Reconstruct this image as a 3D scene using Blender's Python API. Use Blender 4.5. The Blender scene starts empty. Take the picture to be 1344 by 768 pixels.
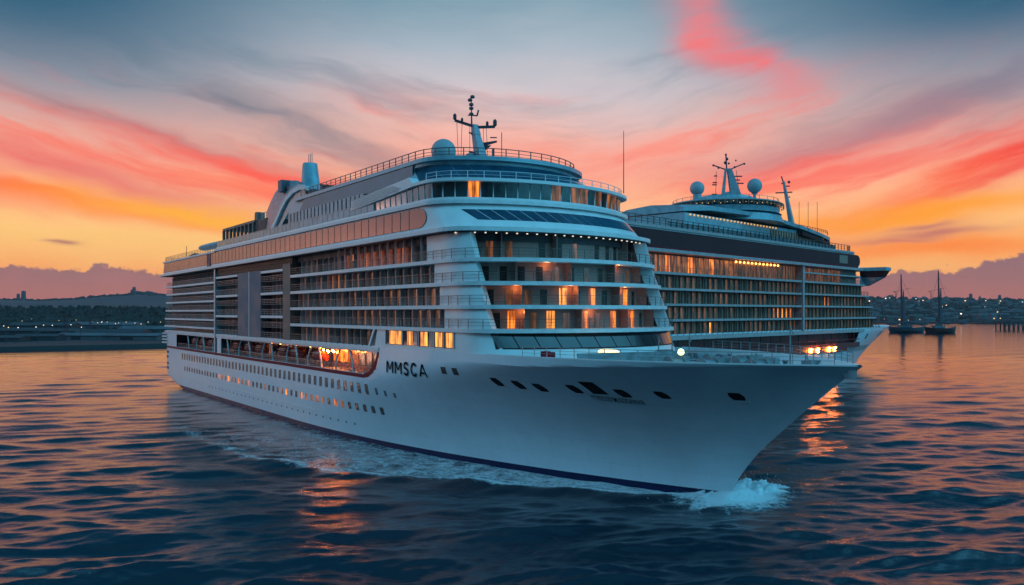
import bpy, math, random
import numpy as np
from mathutils import Vector, Matrix, noise as mnoise
R = math.radians
random.seed(7)
scene = bpy.context.scene
col = scene.collection

# ------------------------------------------------------------------ camera
cam_d = bpy.data.cameras.new('camera')
cam = bpy.data.objects.new('camera', cam_d)
col.objects.link(cam)
cam.location = (0, 0, 19)
cam.rotation_euler = (R(90), 0, 0)
cam_d.sensor_width = 36.0
cam_d.lens = 36.0 * 1057 / 1344
cam_d.shift_y = -(384 - 410) / 1344.0
cam_d.clip_start = 0.5
cam_d.clip_end = 30000
scene.camera = cam

# ------------------------------------------------------------------ exposure, quality
vs = scene.view_settings
vs.view_transform = 'Standard'
vs.look = 'None'
vs.exposure = 0.10
vs.gamma = 1.0
vs.use_curve_mapping = False
scene.cycles.use_denoising = True
scene.cycles.max_bounces = 6
scene.cycles.diffuse_bounces = 3
scene.cycles.glossy_bounces = 4
scene.cycles.volume_bounces = 1
scene.cycles.caustics_reflective = False
scene.cycles.caustics_refractive = False
scene.cycles.sample_clamp_indirect = 25.0


def lin(r, g, b):
    def c(u):
        u = u / 255.0
        return u / 12.92 if u <= 0.04045 else ((u + 0.055) / 1.055) ** 2.4
    return (c(r), c(g), c(b), 1.0)


# ------------------------------------------------------------------ sky
world = bpy.data.worlds.new('World')
scene.world = world
world.use_nodes = True
wt = world.node_tree
wt.nodes.clear()


class NT:
    """short helper for writing node maths"""
    def __init__(s, t): s.t = t
    def n(s, typ, **kw):
        nd = s.t.nodes.new(typ)
        for k, v in kw.items(): setattr(nd, k, v)
        return nd
    def put(s, sock, v):
        if isinstance(v, bpy.types.NodeSocket): s.t.links.new(v, sock)
        else: sock.default_value = v
    def m(s, op, a, b=0.0, c=0.0, clamp=False):
        nd = s.n('ShaderNodeMath', operation=op, use_clamp=clamp)
        s.put(nd.inputs[0], a); s.put(nd.inputs[1], b)
        if len(nd.inputs) > 2: s.put(nd.inputs[2], c)
        return nd.outputs[0]
    def sstep(s, v, a, b, t0=0.0, t1=1.0):
        nd = s.n('ShaderNodeMapRange', interpolation_type='SMOOTHSTEP')
        s.put(nd.inputs['Value'], v); s.put(nd.inputs['From Min'], a); s.put(nd.inputs['From Max'], b)
        s.put(nd.inputs['To Min'], t0); s.put(nd.inputs['To Max'], t1)
        return nd.outputs[0]
    def mix(s, f, a, b, mode='MIX'):
        nd = s.n('ShaderNodeMix', data_type='RGBA', blend_type=mode)
        nd.clamp_factor = True
        s.put(nd.inputs[0], f); s.put(nd.inputs[6], a); s.put(nd.inputs[7], b)
        return nd.outputs[2]
    def vec(s, x, y, z):
        nd = s.n('ShaderNodeCombineXYZ')
        s.put(nd.inputs[0], x); s.put(nd.inputs[1], y); s.put(nd.inputs[2], z)
        return nd.outputs[0]
    def noise(s, v, scale=1.0, detail=3.0, rough=0.5, dist=0.0):
        nd = s.n('ShaderNodeTexNoise', noise_dimensions='3D')
        s.put(nd.inputs['Vector'], v)
        nd.inputs['Scale'].default_value = scale; nd.inputs['Detail'].default_value = detail
        nd.inputs['Roughness'].default_value = rough; nd.inputs['Distortion'].default_value = dist
        return nd.outputs[0]
    def ramp(s, v, stops):
        nd = s.n('ShaderNodeValToRGB')
        cr = nd.color_ramp
        while len(cr.elements) > 1: cr.elements.remove(cr.elements[0])
        cr.elements[0].position = stops[0][0]; cr.elements[0].color = stops[0][1]
        for p, c in stops[1:]:
            e = cr.elements.new(p); e.color = c
        s.put(nd.inputs[0], v)
        return nd.outputs[0]


W = NT(wt)
tc = W.n('ShaderNodeTexCoord')
sep = W.n('ShaderNodeSeparateXYZ')
wt.links.new(tc.outputs['Generated'], sep.inputs[0])
dx, dy, dz = sep.outputs
az = W.m('ARCTAN2', dx, dy)
el = W.m('ARCSINE', dz)
aaz = W.m('ABSOLUTE', az)
w1 = W.noise(W.vec(W.m('MULTIPLY', az, 3.0), W.m('MULTIPLY', el, 7.0), 1.3), 1.0, 4, 0.55)
w2 = W.noise(W.vec(W.m('MULTIPLY', az, 3.0), W.m('MULTIPLY', el, 8.0), 7.9), 1.0, 4, 0.55)
azw = W.m('ADD', az, W.m('MULTIPLY', W.m('SUBTRACT', w1, 0.5), 0.16))
elw = W.m('ADD', el, W.m('MULTIPLY', W.m('SUBTRACT', w2, 0.5), 0.085))
q = W.m('SUBTRACT', elw, W.m('MULTIPLY', W.m('SQRT', W.m('ADD', W.m('MULTIPLY', azw, azw), 0.02)), 0.26))
fine = W.noise(W.vec(W.m('MULTIPLY', azw, 9.0), W.m('MULTIPLY', q, 60.0), 8.1), 1.0, 6, 0.62)
streak = W.m('ADD', W.noise(W.vec(W.m('MULTIPLY', azw, 2.3), W.m('MULTIPLY', q, 15.0), 3.1), 1.0, 6, 0.6), W.m('MULTIPLY', W.m('SUBTRACT', fine, 0.5), 0.22))
streak2 = W.m('ADD', W.noise(W.vec(W.m('MULTIPLY', azw, 1.7), W.m('MULTIPLY', q, 12.0), 12.7), 1.0, 6, 0.6), W.m('MULTIPLY', W.m('SUBTRACT', fine, 0.5), 0.18))
# clear sky colour with height, in the sunset half
base = W.ramp(W.m('MULTIPLY', elw, 1.0 / 0.8), [
    (0.0, lin(224, 130, 104)), (0.05, lin(252, 168, 92)), (0.10, lin(255, 200, 122)), (0.15, lin(254, 190, 132)),
    (0.21, lin(252, 176, 148)), (0.27, lin(240, 186, 172)), (0.33, lin(206, 194, 198)), (0.39, lin(168, 180, 192)),
    (0.46, lin(128, 158, 174)), (0.53, lin(78, 130, 154)), (0.66, lin(34, 82, 108)), (1.0, lin(20, 58, 84))])
base = W.mix(W.m('MULTIPLY', W.sstep(el, 0.14, 0.36), W.sstep(aaz, 0.06, 0.56)), base, lin(16, 82, 114))
sky = base
# pink and red streaks
pm = W.m('MULTIPLY', W.sstep(streak, 0.47, 0.66), W.m('MULTIPLY', W.sstep(el, 0.075, 0.15), W.sstep(el, 0.30, 0.19)))
sky = W.mix(W.m('MULTIPLY', pm, 0.80), sky, lin(250, 112, 92))
# grey cloud veils
gm = W.m('MULTIPLY', W.sstep(streak2, 0.47, 0.68), W.m('MULTIPLY', W.sstep(el, 0.15, 0.22), W.sstep(el, 0.42, 0.28)))
sky = W.mix(W.m('MULTIPLY', gm, 0.42), sky, lin(84, 122, 142))


def blob(a0, e0, ang, la, lb, colr, amount, tex=None):
    global sky
    c, s_ = math.cos(ang), math.sin(ang)
    da = W.m('SUBTRACT', azw, a0); de = W.m('SUBTRACT', elw, e0)
    u = W.m('DIVIDE', W.m('ADD', W.m('MULTIPLY', da, c), W.m('MULTIPLY', de, s_)), la)
    v = W.m('DIVIDE', W.m('SUBTRACT', W.m('MULTIPLY', de, c), W.m('MULTIPLY', da, s_)), lb)
    r2 = W.m('ADD', W.m('MULTIPLY', u, u), W.m('MULTIPLY', v, v))
    g = W.m('EXPONENT', W.m('MULTIPLY', r2, -1.0))
    if tex is not None: g = W.m('MULTIPLY', g, W.sstep(tex, 0.32, 0.6, 0.25, 1.0))
    sky = W.mix(W.m('MULTIPLY', g, amount, clamp=True), sky, colr)


blob(-0.50, 0.265, -0.24, 0.28, 0.040, lin(50, 98, 120), 0.9, streak2)
blob(-0.42, 0.205, -0.25, 0.22, 0.013, lin(104, 116, 130), 0.85, streak2)
blob(-0.27, 0.215, -0.26, 0.17, 0.017, lin(112, 120, 134), 0.85, streak2)
blob(-0.56, 0.165, -0.22, 0.16, 0.016, lin(246, 74, 62), 1.0, streak)
blob(-0.46, 0.140, -0.22, 0.20, 0.020, lin(226, 124, 116), 0.7)
blob(-0.50, 0.118, -0.14, 0.20, 0.010, lin(252, 98, 56), 0.95, streak)
blob(-0.33, 0.172, -0.26, 0.16, 0.015, lin(250, 92, 74), 1.0, streak)
blob(-0.25, 0.132, -0.20, 0.14, 0.014, lin(252, 116, 84), 0.95, streak)
blob(-0.36, 0.104, -0.10, 0.16, 0.013, lin(255, 176, 52), 0.95)
blob(-0.45, 0.070, 0.0, 0.24, 0.018, lin(250, 192, 112), 0.7)
blob(0.10, 0.195, 0.05, 0.20, 0.030, lin(252, 128, 108), 0.85, streak)
blob(0.235, 0.325, -0.85, 0.062, 0.026, lin(246, 116, 116), 0.9, streak2)
blob(0.292, 0.290, -0.65, 0.048, 0.022, lin(252, 104, 104), 0.95, streak)
blob(0.36, 0.185, 0.18, 0.15, 0.020, lin(250, 102, 88), 0.95, streak)
blob(0.56, 0.165, 0.42, 0.10, 0.026, lin(232, 62, 66), 1.0, streak)
blob(0.45, 0.130, 0.28, 0.16, 0.018, lin(252, 84, 52), 1.0, streak)
blob(0.50, 0.235, 0.24, 0.18, 0.020, lin(110, 116, 136), 0.55, streak2)
blob(0.40, 0.210, 0.24, 0.12, 0.014, lin(176, 126, 134), 0.5, streak2)
blob(0.46, 0.108, 0.06, 0.18, 0.012, lin(255, 158, 40), 0.95)
blob(0.47, 0.075, 0.0, 0.20, 0.014, lin(255, 132, 44), 0.9)
blob(0.465, 0.089, 0.02, 0.060, 0.0045, lin(196, 114, 100), 0.9)
blob(0.45, 0.096, 0.03, 0.035, 0.003, lin(196, 118, 104), 0.85)
blob(0.42, 0.083, 0.0, 0.045, 0.003, lin(206, 120, 100), 0.8)
blob(-0.505, 0.0665, 0.0, 0.014, 0.0028, lin(176, 112, 104), 0.9)
# cloud bank standing on the horizon
bn = W.noise(W.vec(W.m('MULTIPLY', az, 16.0), W.m('MULTIPLY', el, 20.0), 5.0), 1.0, 6, 0.6)
bl = W.noise(W.vec(W.m('MULTIPLY', az, 3.2), 0.0, 9.0), 1.0, 2, 0.5)
edge = W.m('ADD', W.m('ADD', 0.048, W.m('MULTIPLY', W.m('SUBTRACT', bl, 0.5), 0.030)), W.m('MULTIPLY', W.m('SUBTRACT', bn, 0.5), 0.040))
bn3 = W.noise(W.vec(W.m('MULTIPLY', az, 60.0), W.m('MULTIPLY', el, 60.0), 2.0), 1.0, 4, 0.6)
edge = W.m('ADD', edge, W.m('MULTIPLY', W.m('SUBTRACT', bn3, 0.5), 0.022))
edge = W.m('ADD', edge, W.sstep(az, 0.44, 0.62, 0.0, 0.018))
bank = W.sstep(W.m('SUBTRACT', edge, el), -0.0012, 0.0028)
bankc = W.ramp(W.m('MULTIPLY', el, 1.0 / 0.1), [(0.0, lin(176, 102, 98)), (0.25, lin(164, 102, 98)), (0.52, lin(132, 98, 108)), (1.0, lin(124, 96, 110))])
bankc = W.mix(W.m('MULTIPLY', W.sstep(bn, 0.35, 0.7), 0.25), bankc, lin(190, 110, 108))
sky = W.mix(W.m('MULTIPLY', bank, 0.93), sky, bankc)
# unseen sky away from the sunset: teal, bright band added to light the ships
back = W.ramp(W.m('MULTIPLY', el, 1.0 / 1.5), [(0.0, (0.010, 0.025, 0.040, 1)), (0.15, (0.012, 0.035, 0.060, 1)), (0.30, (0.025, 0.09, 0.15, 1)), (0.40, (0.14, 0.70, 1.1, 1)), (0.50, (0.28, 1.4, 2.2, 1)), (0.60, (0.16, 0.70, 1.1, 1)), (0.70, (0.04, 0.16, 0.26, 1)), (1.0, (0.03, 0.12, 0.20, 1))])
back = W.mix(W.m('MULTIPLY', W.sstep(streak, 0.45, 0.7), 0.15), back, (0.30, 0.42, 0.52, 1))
left_fill = W.m('MULTIPLY', W.sstep(az, -1.95, -1.55), W.m('MULTIPLY', W.sstep(az, -0.80, -1.15), W.sstep(el, 0.85, 0.25)))  # cool bright lobe added at the left to light the near ship's side
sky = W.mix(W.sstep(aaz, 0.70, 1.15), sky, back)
sky = W.mix(W.m('MULTIPLY', left_fill, 0.95), sky, (0.66, 0.82, 1.08, 1))
right_fill = W.m('MULTIPLY', W.m('MULTIPLY', W.sstep(az, 1.2, 1.8), W.sstep(az, 2.85, 2.25)), W.sstep(el, 0.80, 0.45))  # teal lobe added behind the camera to light the near ship's front
sky = W.mix(W.m('MULTIPLY', right_fill, 0.9), sky, (0.32, 1.6, 2.4, 1))
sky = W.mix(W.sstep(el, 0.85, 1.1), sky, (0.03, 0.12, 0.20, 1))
nish = W.n('ShaderNodeTexSky', sky_type='NISHITA')
nish.sun_disc = False
nish.sun_elevation = R(1.5)
nish.sun_rotation = R(-62)
sky = W.mix(1.0, sky, W.mix(1.0, (0.004, 0.004, 0.004, 1), nish.outputs[0], 'MULTIPLY'), 'ADD')
sky = W.mix(W.sstep(el, 0.0, -0.03), sky, lin(30, 50, 75))
bg = W.n('ShaderNodeBackground')
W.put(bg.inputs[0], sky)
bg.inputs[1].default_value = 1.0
wo = W.n('ShaderNodeOutputWorld')
wt.links.new(bg.outputs[0], wo.inputs[0])

# ------------------------------------------------------------------ last warm light of the low sun, from far left
sd = bpy.data.lights.new('sun', 'SUN')
sd.energy = 0.12
sd.angle = R(6)
sd.color = (1.0, 0.42, 0.22)
sun = bpy.data.objects.new('sun', sd)
col.objects.link(sun)
sun.rotation_euler = Vector((math.sin(R(-62)), math.cos(R(-62)), math.sin(R(1.5)))).to_track_quat('Z', 'Y').to_euler()


# ------------------------------------------------------------------ materials
def mat(name, base, rough=0.5, metal=0.0, var=0.10, scale=0.6, emit=None, es=0.0, bump=0.0, bscale=4.0, spec=0.5, stretch=(1, 1, 1), coat=0.0):
    m = bpy.data.materials.new(name)
    m.use_nodes = True
    t = m.node_tree
    N = NT(t)
    p = t.nodes['Principled BSDF']
    tcn = N.n('ShaderNodeTexCoord')
    mp = N.n('ShaderNodeMapping')
    mp.inputs['Scale'].default_value = stretch
    t.links.new(tcn.outputs['Object'], mp.inputs[0])
    nz = N.noise(mp.outputs[0], scale, 5, 0.6)
    b = (base[0], base[1], base[2], 1)
    lo = tuple(max(0, c * (1 - var)) for c in base) + (1,)
    hi = tuple(min(1, c * (1 + var)) for c in base) + (1,)
    N.put(p.inputs['Base Color'], N.mix(N.sstep(nz, 0.3, 0.7), lo, hi))
    N.put(p.inputs['Roughness'], N.sstep(nz, 0.25, 0.75, max(0.0, rough * 0.8), min(1.0, rough * 1.2)))
    p.inputs['Metallic'].default_value = metal
    p.inputs['Specular IOR Level'].default_value = spec
    p.inputs['Coat Weight'].default_value = coat
    if emit:
        p.inputs['Emission Color'].default_value = (emit[0], emit[1], emit[2], 1)
        p.inputs['Emission Strength'].default_value = es
    if bump:
        bp = N.n('ShaderNodeBump')
        bp.inputs['Strength'].default_value = bump
        bp.inputs['Distance'].default_value = 0.05
        t.links.new(N.noise(mp.outputs[0], bscale, 4, 0.6), bp.inputs['Height'])
        t.links.new(bp.outputs[0], p.inputs['Normal'])
    return m


def hull_paint(name, base, seam=True):
    """white ship paint: plate seams, faint rust weeps and salt film"""
    m = mat(name, base, 0.36, 0, 0.04, 0.25, coat=0.05)
    t = m.node_tree
    N = NT(t)
    p = t.nodes['Principled BSDF']
    tcn = t.nodes['Texture Coordinate']
    c0 = p.inputs['Base Color'].links[0].from_socket
    mp = N.n('ShaderNodeMapping'); mp.inputs['Scale'].default_value = (1.1, 1.1, 0.07)
    t.links.new(tcn.outputs['Object'], mp.inputs[0])
    st = N.noise(mp.outputs[0], 1.0, 6, 0.65)
    c1 = N.mix(N.sstep(st, 0.56, 0.82, 0.0, 0.40), c0, (base[0] * 0.62, base[1] * 0.58, base[2] * 0.52, 1))
    br = N.n('ShaderNodeTexBrick')
    sp = N.n('ShaderNodeSeparateXYZ'); t.links.new(tcn.outputs['Object'], sp.inputs[0])
    t.links.new(N.vec(sp.outputs[0], sp.outputs[2], 0), br.inputs[0])
    br.inputs['Scale'].default_value = 1.0
    br.inputs['Mortar Size'].default_value = 0.018
    br.inputs['Mortar Smooth'].default_value = 0.6
    br.inputs['Brick Width'].default_value = 7.5
    br.inputs['Row Height'].default_value = 2.4
    br.inputs['Color1'].default_value = (1, 1, 1, 1); br.inputs['Color2'].default_value = (0.97, 0.97, 0.97, 1)
    br.inputs['Mortar'].default_value = (0.80, 0.80, 0.80, 1)
    c2 = N.mix(1.0, c1, br.outputs[0], 'MULTIPLY')
    N.put(p.inputs['Base Color'], c2)
    bp = N.n('ShaderNodeBump'); bp.inputs['Strength'].default_value = 0.25; bp.inputs['Distance'].default_value = 0.04
    t.links.new(N.noise(tcn.outputs['Object'], 0.45, 2, 0.5), bp.inputs['Height'])
    t.links.new(bp.outputs[0], p.inputs['Normal'])
    return m


def curtain(name, c_hi, c_lo, es, freq=3.2):
    """lit cabin seen through drawn curtains: folds and uneven lamp light"""
    m = bpy.data.materials.new(name)
    m.use_nodes = True
    t = m.node_tree; N = NT(t)
    p = t.nodes['Principled BSDF']
    tcn = N.n('ShaderNodeTexCoord')
    sp = N.n('ShaderNodeSeparateXYZ'); t.links.new(tcn.outputs['Object'], sp.inputs[0])
    s = N.m('ADD', N.m('MULTIPLY', sp.outputs[0], 1.0), N.m('MULTIPLY', sp.outputs[1], 1.0))
    f1 = N.noise(N.vec(N.m('MULTIPLY', s, freq), N.m('MULTIPLY', sp.outputs[2], 0.15), 0), 1.0, 3, 0.6)
    f2 = N.noise(N.vec(N.m('MULTIPLY', s, 0.9), N.m('MULTIPLY', sp.outputs[2], 0.5), 4), 1.0, 2, 0.5)
    k = N.m('MULTIPLY', N.sstep(f1, 0.36, 0.62, 0.22, 1.0), N.sstep(f2, 0.3, 0.6, 0.6, 1.0))
    N.put(p.inputs['Emission Color'], N.mix(k, c_lo, c_hi))
    N.put(p.inputs['Emission Strength'], N.m('MULTIPLY', k, es))
    p.inputs['Base Color'].default_value = (0.12, 0.05, 0.02, 1)
    p.inputs['Roughness'].default_value = 0.25
    return m


M = {
    'hull': hull_paint('white_hull_paint', (0.66, 0.74, 0.80)),
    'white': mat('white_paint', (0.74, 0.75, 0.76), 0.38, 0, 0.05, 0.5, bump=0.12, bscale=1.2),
    'slab': mat('slab_paint', (0.72, 0.71, 0.72), 0.42, 0, 0.10, 0.9, stretch=(1, 1, 3)),
    'boot': mat('boot_top_blue', (0.006, 0.016, 0.065), 0.5, 0, 0.2, 0.5, spec=0.2),
    'red': mat('red_line_paint', (0.26, 0.008, 0.022), 0.6, 0, 0.15, 0.5, spec=0.15),
    'boatred': mat('lifeboat_red_paint', (0.42, 0.050, 0.035), 0.35, 0, 0.25, 0.6),
    'maroon': mat('maroon_paint', (0.17, 0.022, 0.024), 0.4, 0, 0.25, 0.6),
    'glass': mat('dark_glass', (0.014, 0.020, 0.026), 0.07, 0, 0.3, 0.35, spec=0.9, bump=0.06, bscale=0.8),
    'blueglass': mat('tinted_blue_glass', (0.010, 0.060, 0.105), 0.10, 0, 0.3, 0.3, spec=0.5, bump=0.08, bscale=0.5),
    'greenglass': mat('tinted_green_glass', (0.020, 0.048, 0.052), 0.08, 0, 0.6, 0.45, spec=0.9, bump=0.08, bscale=0.6),
    'paleglass': mat('pale_glass', (0.16, 0.22, 0.25), 0.12, 0, 0.35, 0.8, spec=0.8),
    'wall': mat('cabin_wall', (0.34, 0.185, 0.15), 0.6, 0, 0.16, 0.5),
    'wall2': mat('cabin_wall_brown', (0.24, 0.135, 0.11), 0.6, 0, 0.2, 0.5),
    'divider': mat('balcony_divider_paint', (0.60, 0.47, 0.44), 0.5, 0, 0.15, 0.7),
    'rail': mat('rail_metal', (0.30, 0.27, 0.27), 0.4, 0.3, 0.2, 2.0),
    'darkrail': mat('dark_rail_metal', (0.10, 0.07, 0.065), 0.4, 0.4, 0.2, 2.0),
    'brown': mat('bronze_panel', (0.17, 0.062, 0.046), 0.24, 0.5, 0.12, 0.35),
    'charcoal': mat('charcoal_band', (0.075, 0.020, 0.024), 0.6, 0.0, 0.25, 0.3, spec=0.2),
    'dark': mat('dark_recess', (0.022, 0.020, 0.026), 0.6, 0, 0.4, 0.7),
    'grey': mat('grey_panel', (0.12, 0.13, 0.165), 0.6, 0.0, 0.12, 0.3),
    'deckgrey': mat('deck_coating', (0.10, 0.17, 0.20), 0.6, 0, 0.3, 0.5),
    'gear': mat('deck_gear_paint', (0.22, 0.26, 0.28), 0.5, 0.2, 0.3, 0.8),
    'teal': mat('teal_grey_paint', (0.24, 0.40, 0.46), 0.38, 0.1, 0.18, 0.6),
    'mast': mat('mast_paint', (0.33, 0.35, 0.39), 0.5, 0.1, 0.15, 1.0),
    'darkmast': mat('dark_antenna_paint', (0.055, 0.055, 0.075), 0.5, 0.2, 0.2, 1.0),
    'radome': mat('radome_shell', (0.36, 0.39, 0.42), 0.5, 0, 0.06, 1.0),
    'seam': mat('dark_seam', (0.05, 0.035, 0.035), 0.6, 0, 0.2, 1.0),
    'black': mat('black_lettering', (0.006, 0.006, 0.010), 0.7, 0, 0.2, 1.0, spec=0.1),
    'frame': mat('window_frame_paint', (0.55, 0.58, 0.60), 0.4, 0, 0.1, 1.0),
    'lit': curtain('amber_lit_curtain', (1.0, 0.36, 0.045, 1), (0.45, 0.08, 0.01, 1), 1.9),
    'lit2': curtain('orange_lit_room', (1.0, 0.24, 0.03, 1), (0.35, 0.05, 0.01, 1), 1.9, 1.8),
    'dimlit': curtain('dim_lit_room', (0.9, 0.26, 0.07, 1), (0.12, 0.05, 0.03, 1), 0.45, 1.3),
    'glow': curtain('warm_pane_fill', (0.60, 0.20, 0.08, 1), (0.12, 0.045, 0.03, 1), 0.34, 1.3),  # emission added to some panes to warm the balcony decks
    'lampfar': mat('bow_light_glow', (0.8, 0.4, 0.1), 0.5, emit=(1.0, 0.24, 0.03), es=60.0),
    'brownglass': mat('bronze_tinted_glass', (0.045, 0.028, 0.024), 0.3, 0, 0.4, 0.5, spec=0.2),
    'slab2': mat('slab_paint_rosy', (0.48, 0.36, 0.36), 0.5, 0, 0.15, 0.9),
    'divider2': mat('brown_divider_paint', (0.42, 0.22, 0.15), 0.6, 0, 0.2, 0.7, spec=0.2),
    'lamp': mat('lamp_glow', (0.8, 0.5, 0.2), 0.5, emit=(1.0, 0.36, 0.07), es=5.0),
    'lampred': mat('floodlight_glow', (0.8, 0.4, 0.1), 0.5, emit=(1.0, 0.25, 0.03), es=190.0),
    'lampsoft': mat('reflection_fill_glow', (0.8, 0.4, 0.1), 0.5, emit=(1.0, 0.26, 0.04), es=14.0),
    'spot': mat('spot_glow', (0.8, 0.8, 0.7), 0.5, emit=(1.0, 0.86, 0.70), es=0.9),
    'warmlamp': mat('warm_lamp_glow', (0.8, 0.6, 0.3), 0.5, emit=(1.0, 0.80, 0.42), es=1.6),
    'gold': mat('string_lights_glow', (0.8, 0.5, 0.2), 0.5, emit=(1.0, 0.50, 0.14), es=0.8),
}


# ------------------------------------------------------------------ mesh helpers
class MB:
    def __init__(s): s.v = []; s.f = []
    def add(s, vs_, fs):
        o = len(s.v)
        s.v += [tuple(p) for p in vs_]
        s.f += [tuple(i + o for i in f) for f in fs]
        return s
    def box(s, x0, x1, y0, y1, z0, z1):
        return s.add([(x0, y0, z0), (x1, y0, z0), (x1, y1, z0), (x0, y1, z0), (x0, y0, z1), (x1, y0, z1), (x1, y1, z1), (x0, y1, z1)],
                     [(0, 3, 2, 1), (4, 5, 6, 7), (0, 1, 5, 4), (1, 2, 6, 5), (2, 3, 7, 6), (3, 0, 4, 7)])
    def tube(s, p, q_, r0, r1=None, n=6, cap=True):
        p = Vector(p); q_ = Vector(q_)
        r1 = r0 if r1 is None else r1
        d = q_ - p
        if d.length < 1e-6: return s
        d.normalize()
        up = Vector((0, 0, 1)) if abs(d.z) < 0.95 else Vector((1, 0, 0))
        a = d.cross(up).normalized(); b = d.cross(a)
        vs_ = []
        off = math.pi / 4 if n == 4 else 0
        for (c, r) in ((p, r0), (q_, r1)):
            for i in range(n):
                t = off + 2 * math.pi * i / n
                vs_.append(c + a * (r * math.cos(t)) + b * (r * math.sin(t)))
        fs = [(i, (i + 1) % n, n + (i + 1) % n, n + i) for i in range(n)]
        if cap: fs += [tuple(range(n - 1, -1, -1)), tuple(range(n, 2 * n))]
        return s.add(vs_, fs)
    def bar(s, p, q_, w): return s.tube(p, q_, w * 0.7071, n=4)
    def prism(s, poly, z0, z1):
        n = len(poly)
        vs_ = [(x, y, z0) for x, y in poly] + [(x, y, z1) for x, y in poly]
        return s.add(vs_, [tuple(range(n - 1, -1, -1)), tuple(range(n, 2 * n))] + [(i, (i + 1) % n, n + (i + 1) % n, n + i) for i in range(n)])
    def loft(s, rings, closed=False, capz=False):
        n = len(rings[0])
        vs_ = [p for r in rings for p in r]
        fs = []
        for k in range(len(rings) - 1):
            for i in range(n if closed else n - 1):
                j = (i + 1) % n
                fs.append((k * n + i, k * n + j, (k + 1) * n + j, (k + 1) * n + i))
        if capz:
            fs.append(tuple(range(n - 1, -1, -1)))
            fs.append(tuple((len(rings) - 1) * n + i for i in range(n)))
        return s.add(vs_, fs)
    def lathe(s, prof, c, n=24):
        rings = [[(c[0] + r * math.cos(2 * math.pi * i / n), c[1] + r * math.sin(2 * math.pi * i / n), c[2] + z) for i in range(n)] for r, z in prof]
        return s.loft(rings, closed=True, capz=True)
    def ball(s, c, r, n=20, sz=1.0):
        prof = [(max(0.001, r * math.sin(math.pi * k / 12)), -r * sz * math.cos(math.pi * k / 12)) for k in range(13)]
        return s.lathe(prof, c, n)
    def plate(s, pts, nrm, th):
        """flat polygon given thickness along nrm"""
        n = len(pts); nv = Vector(nrm) * th
        vs_ = [Vector(p) for p in pts] + [Vector(p) + nv for p in pts]
        return s.add(vs_, [tuple(range(n - 1, -1, -1)), tuple(range(n, 2 * n))] + [(i, (i + 1) % n, n + (i + 1) % n, n + i) for i in range(n)])
    def mesh(s, name):
        me = bpy.data.meshes.new(name)
        me.from_pydata(s.v, [], s.f)
        return me
    def build(s, name, m, parent=None, smooth=False, recalc=True):
        me = s.mesh(name)
        me.materials.append(m)
        if recalc:
            import bmesh
            bm = bmesh.new(); bm.from_mesh(me)
            bmesh.ops.recalc_face_normals(bm, faces=bm.faces)
            bm.to_mesh(me); bm.free()
        if smooth:
            for p in me.polygons: p.use_smooth = True
            if smooth == 'auto': me.set_sharp_from_angle(angle=R(32))
        o = bpy.data.objects.new(name, me)
        col.objects.link(o)
        if parent: o.parent = parent
        return o


def tag(o, label=None, cat=None, group=None, kind=None):
    if label: o['label'] = label
    if cat: o['category'] = cat
    if group: o['group'] = group
    if kind: o['kind'] = kind
    return o


def thing(name, label, cat, loc=(0, 0, 0), rz=0.0, group=None):
    o = bpy.data.objects.new(name, None)
    o.empty_display_size = 0.5
    col.objects.link(o)
    o.location = loc; o.rotation_euler = (0, 0, rz)
    return tag(o, label, cat, group)


def parts(name, items, parent, limit=100, plural=None):
    """items: list of (nearness, MB, material). The nearest become parts of their own, the rest one stuff part per material"""
    items = sorted(items, key=lambda t: t[0])
    for k, (_, mb, m) in enumerate(items[:limit]): mb.build(name, m, parent)
    rest = {}
    for _, mb, m in items[limit:]:
        rest.setdefault(m.name, (MB(), m))[0].add(mb.v, mb.f)
    for mb, m in rest.values(): tag(mb.build(plural or name, m, parent), kind='stuff')


def ring(xe, bow, hb, xs, rc=3.0, nf=22):
    """plan outline of a superstructure deck: from the stern starboard side round the bowed front to the stern port side"""
    f = lambda y: xe + bow * (1 - (abs(y) / hb) ** 2.2)
    yc = hb - rc
    p0 = (xe - rc, -hb); p2 = (f(yc), -yc)
    sl = (f(yc) - f(yc - 0.4)) / 0.4
    p1 = (min(p2[0] + sl * rc, p2[0]) , -hb)
    half = []
    for k in range(7):
        t = k / 6.0
        half.append(tuple((1 - t) ** 2 * a + 2 * t * (1 - t) * b + t * t * c for a, b, c in zip(p0, p1, p2)))
    mid = [(f(y), y) for y in np.linspace(-yc, yc, nf)[1:-1]]
    return [(xs, -hb)] + half + mid + [(x, -y) for x, y in reversed(half)] + [(xs, hb)]


def cum(pts):
    d = [0.0]
    for a, b in zip(pts[:-1], pts[1:]): d.append(d[-1] + math.dist(a, b))
    return d


def sub(pts, s0, s1):
    """the stretch of a polyline between two arc lengths"""
    d = cum(pts)
    out = [at(pts, d, s0)[:2]]
    out += [tuple(p) for p, k in zip(pts, d) if s0 + 1e-4 < k < s1 - 1e-4]
    out.append(at(pts, d, s1)[:2])
    return out


def at(pts, d, s):
    s = max(0.0, min(d[-1], s))
    for i in range(len(d) - 1):
        if s <= d[i + 1] or i == len(d) - 2:
            L = d[i + 1] - d[i]
            t = (s - d[i]) / L if L > 1e-9 else 0
            a, b = pts[i], pts[i + 1]
            dx_, dy_ = (b[0] - a[0]), (b[1] - a[1])
            n = math.hypot(dx_, dy_) or 1
            return (a[0] + dx_ * t, a[1] + dy_ * t, dy_ / n, -dx_ / n)   # point and outward normal
    return (*pts[-1], 1, 0)


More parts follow.
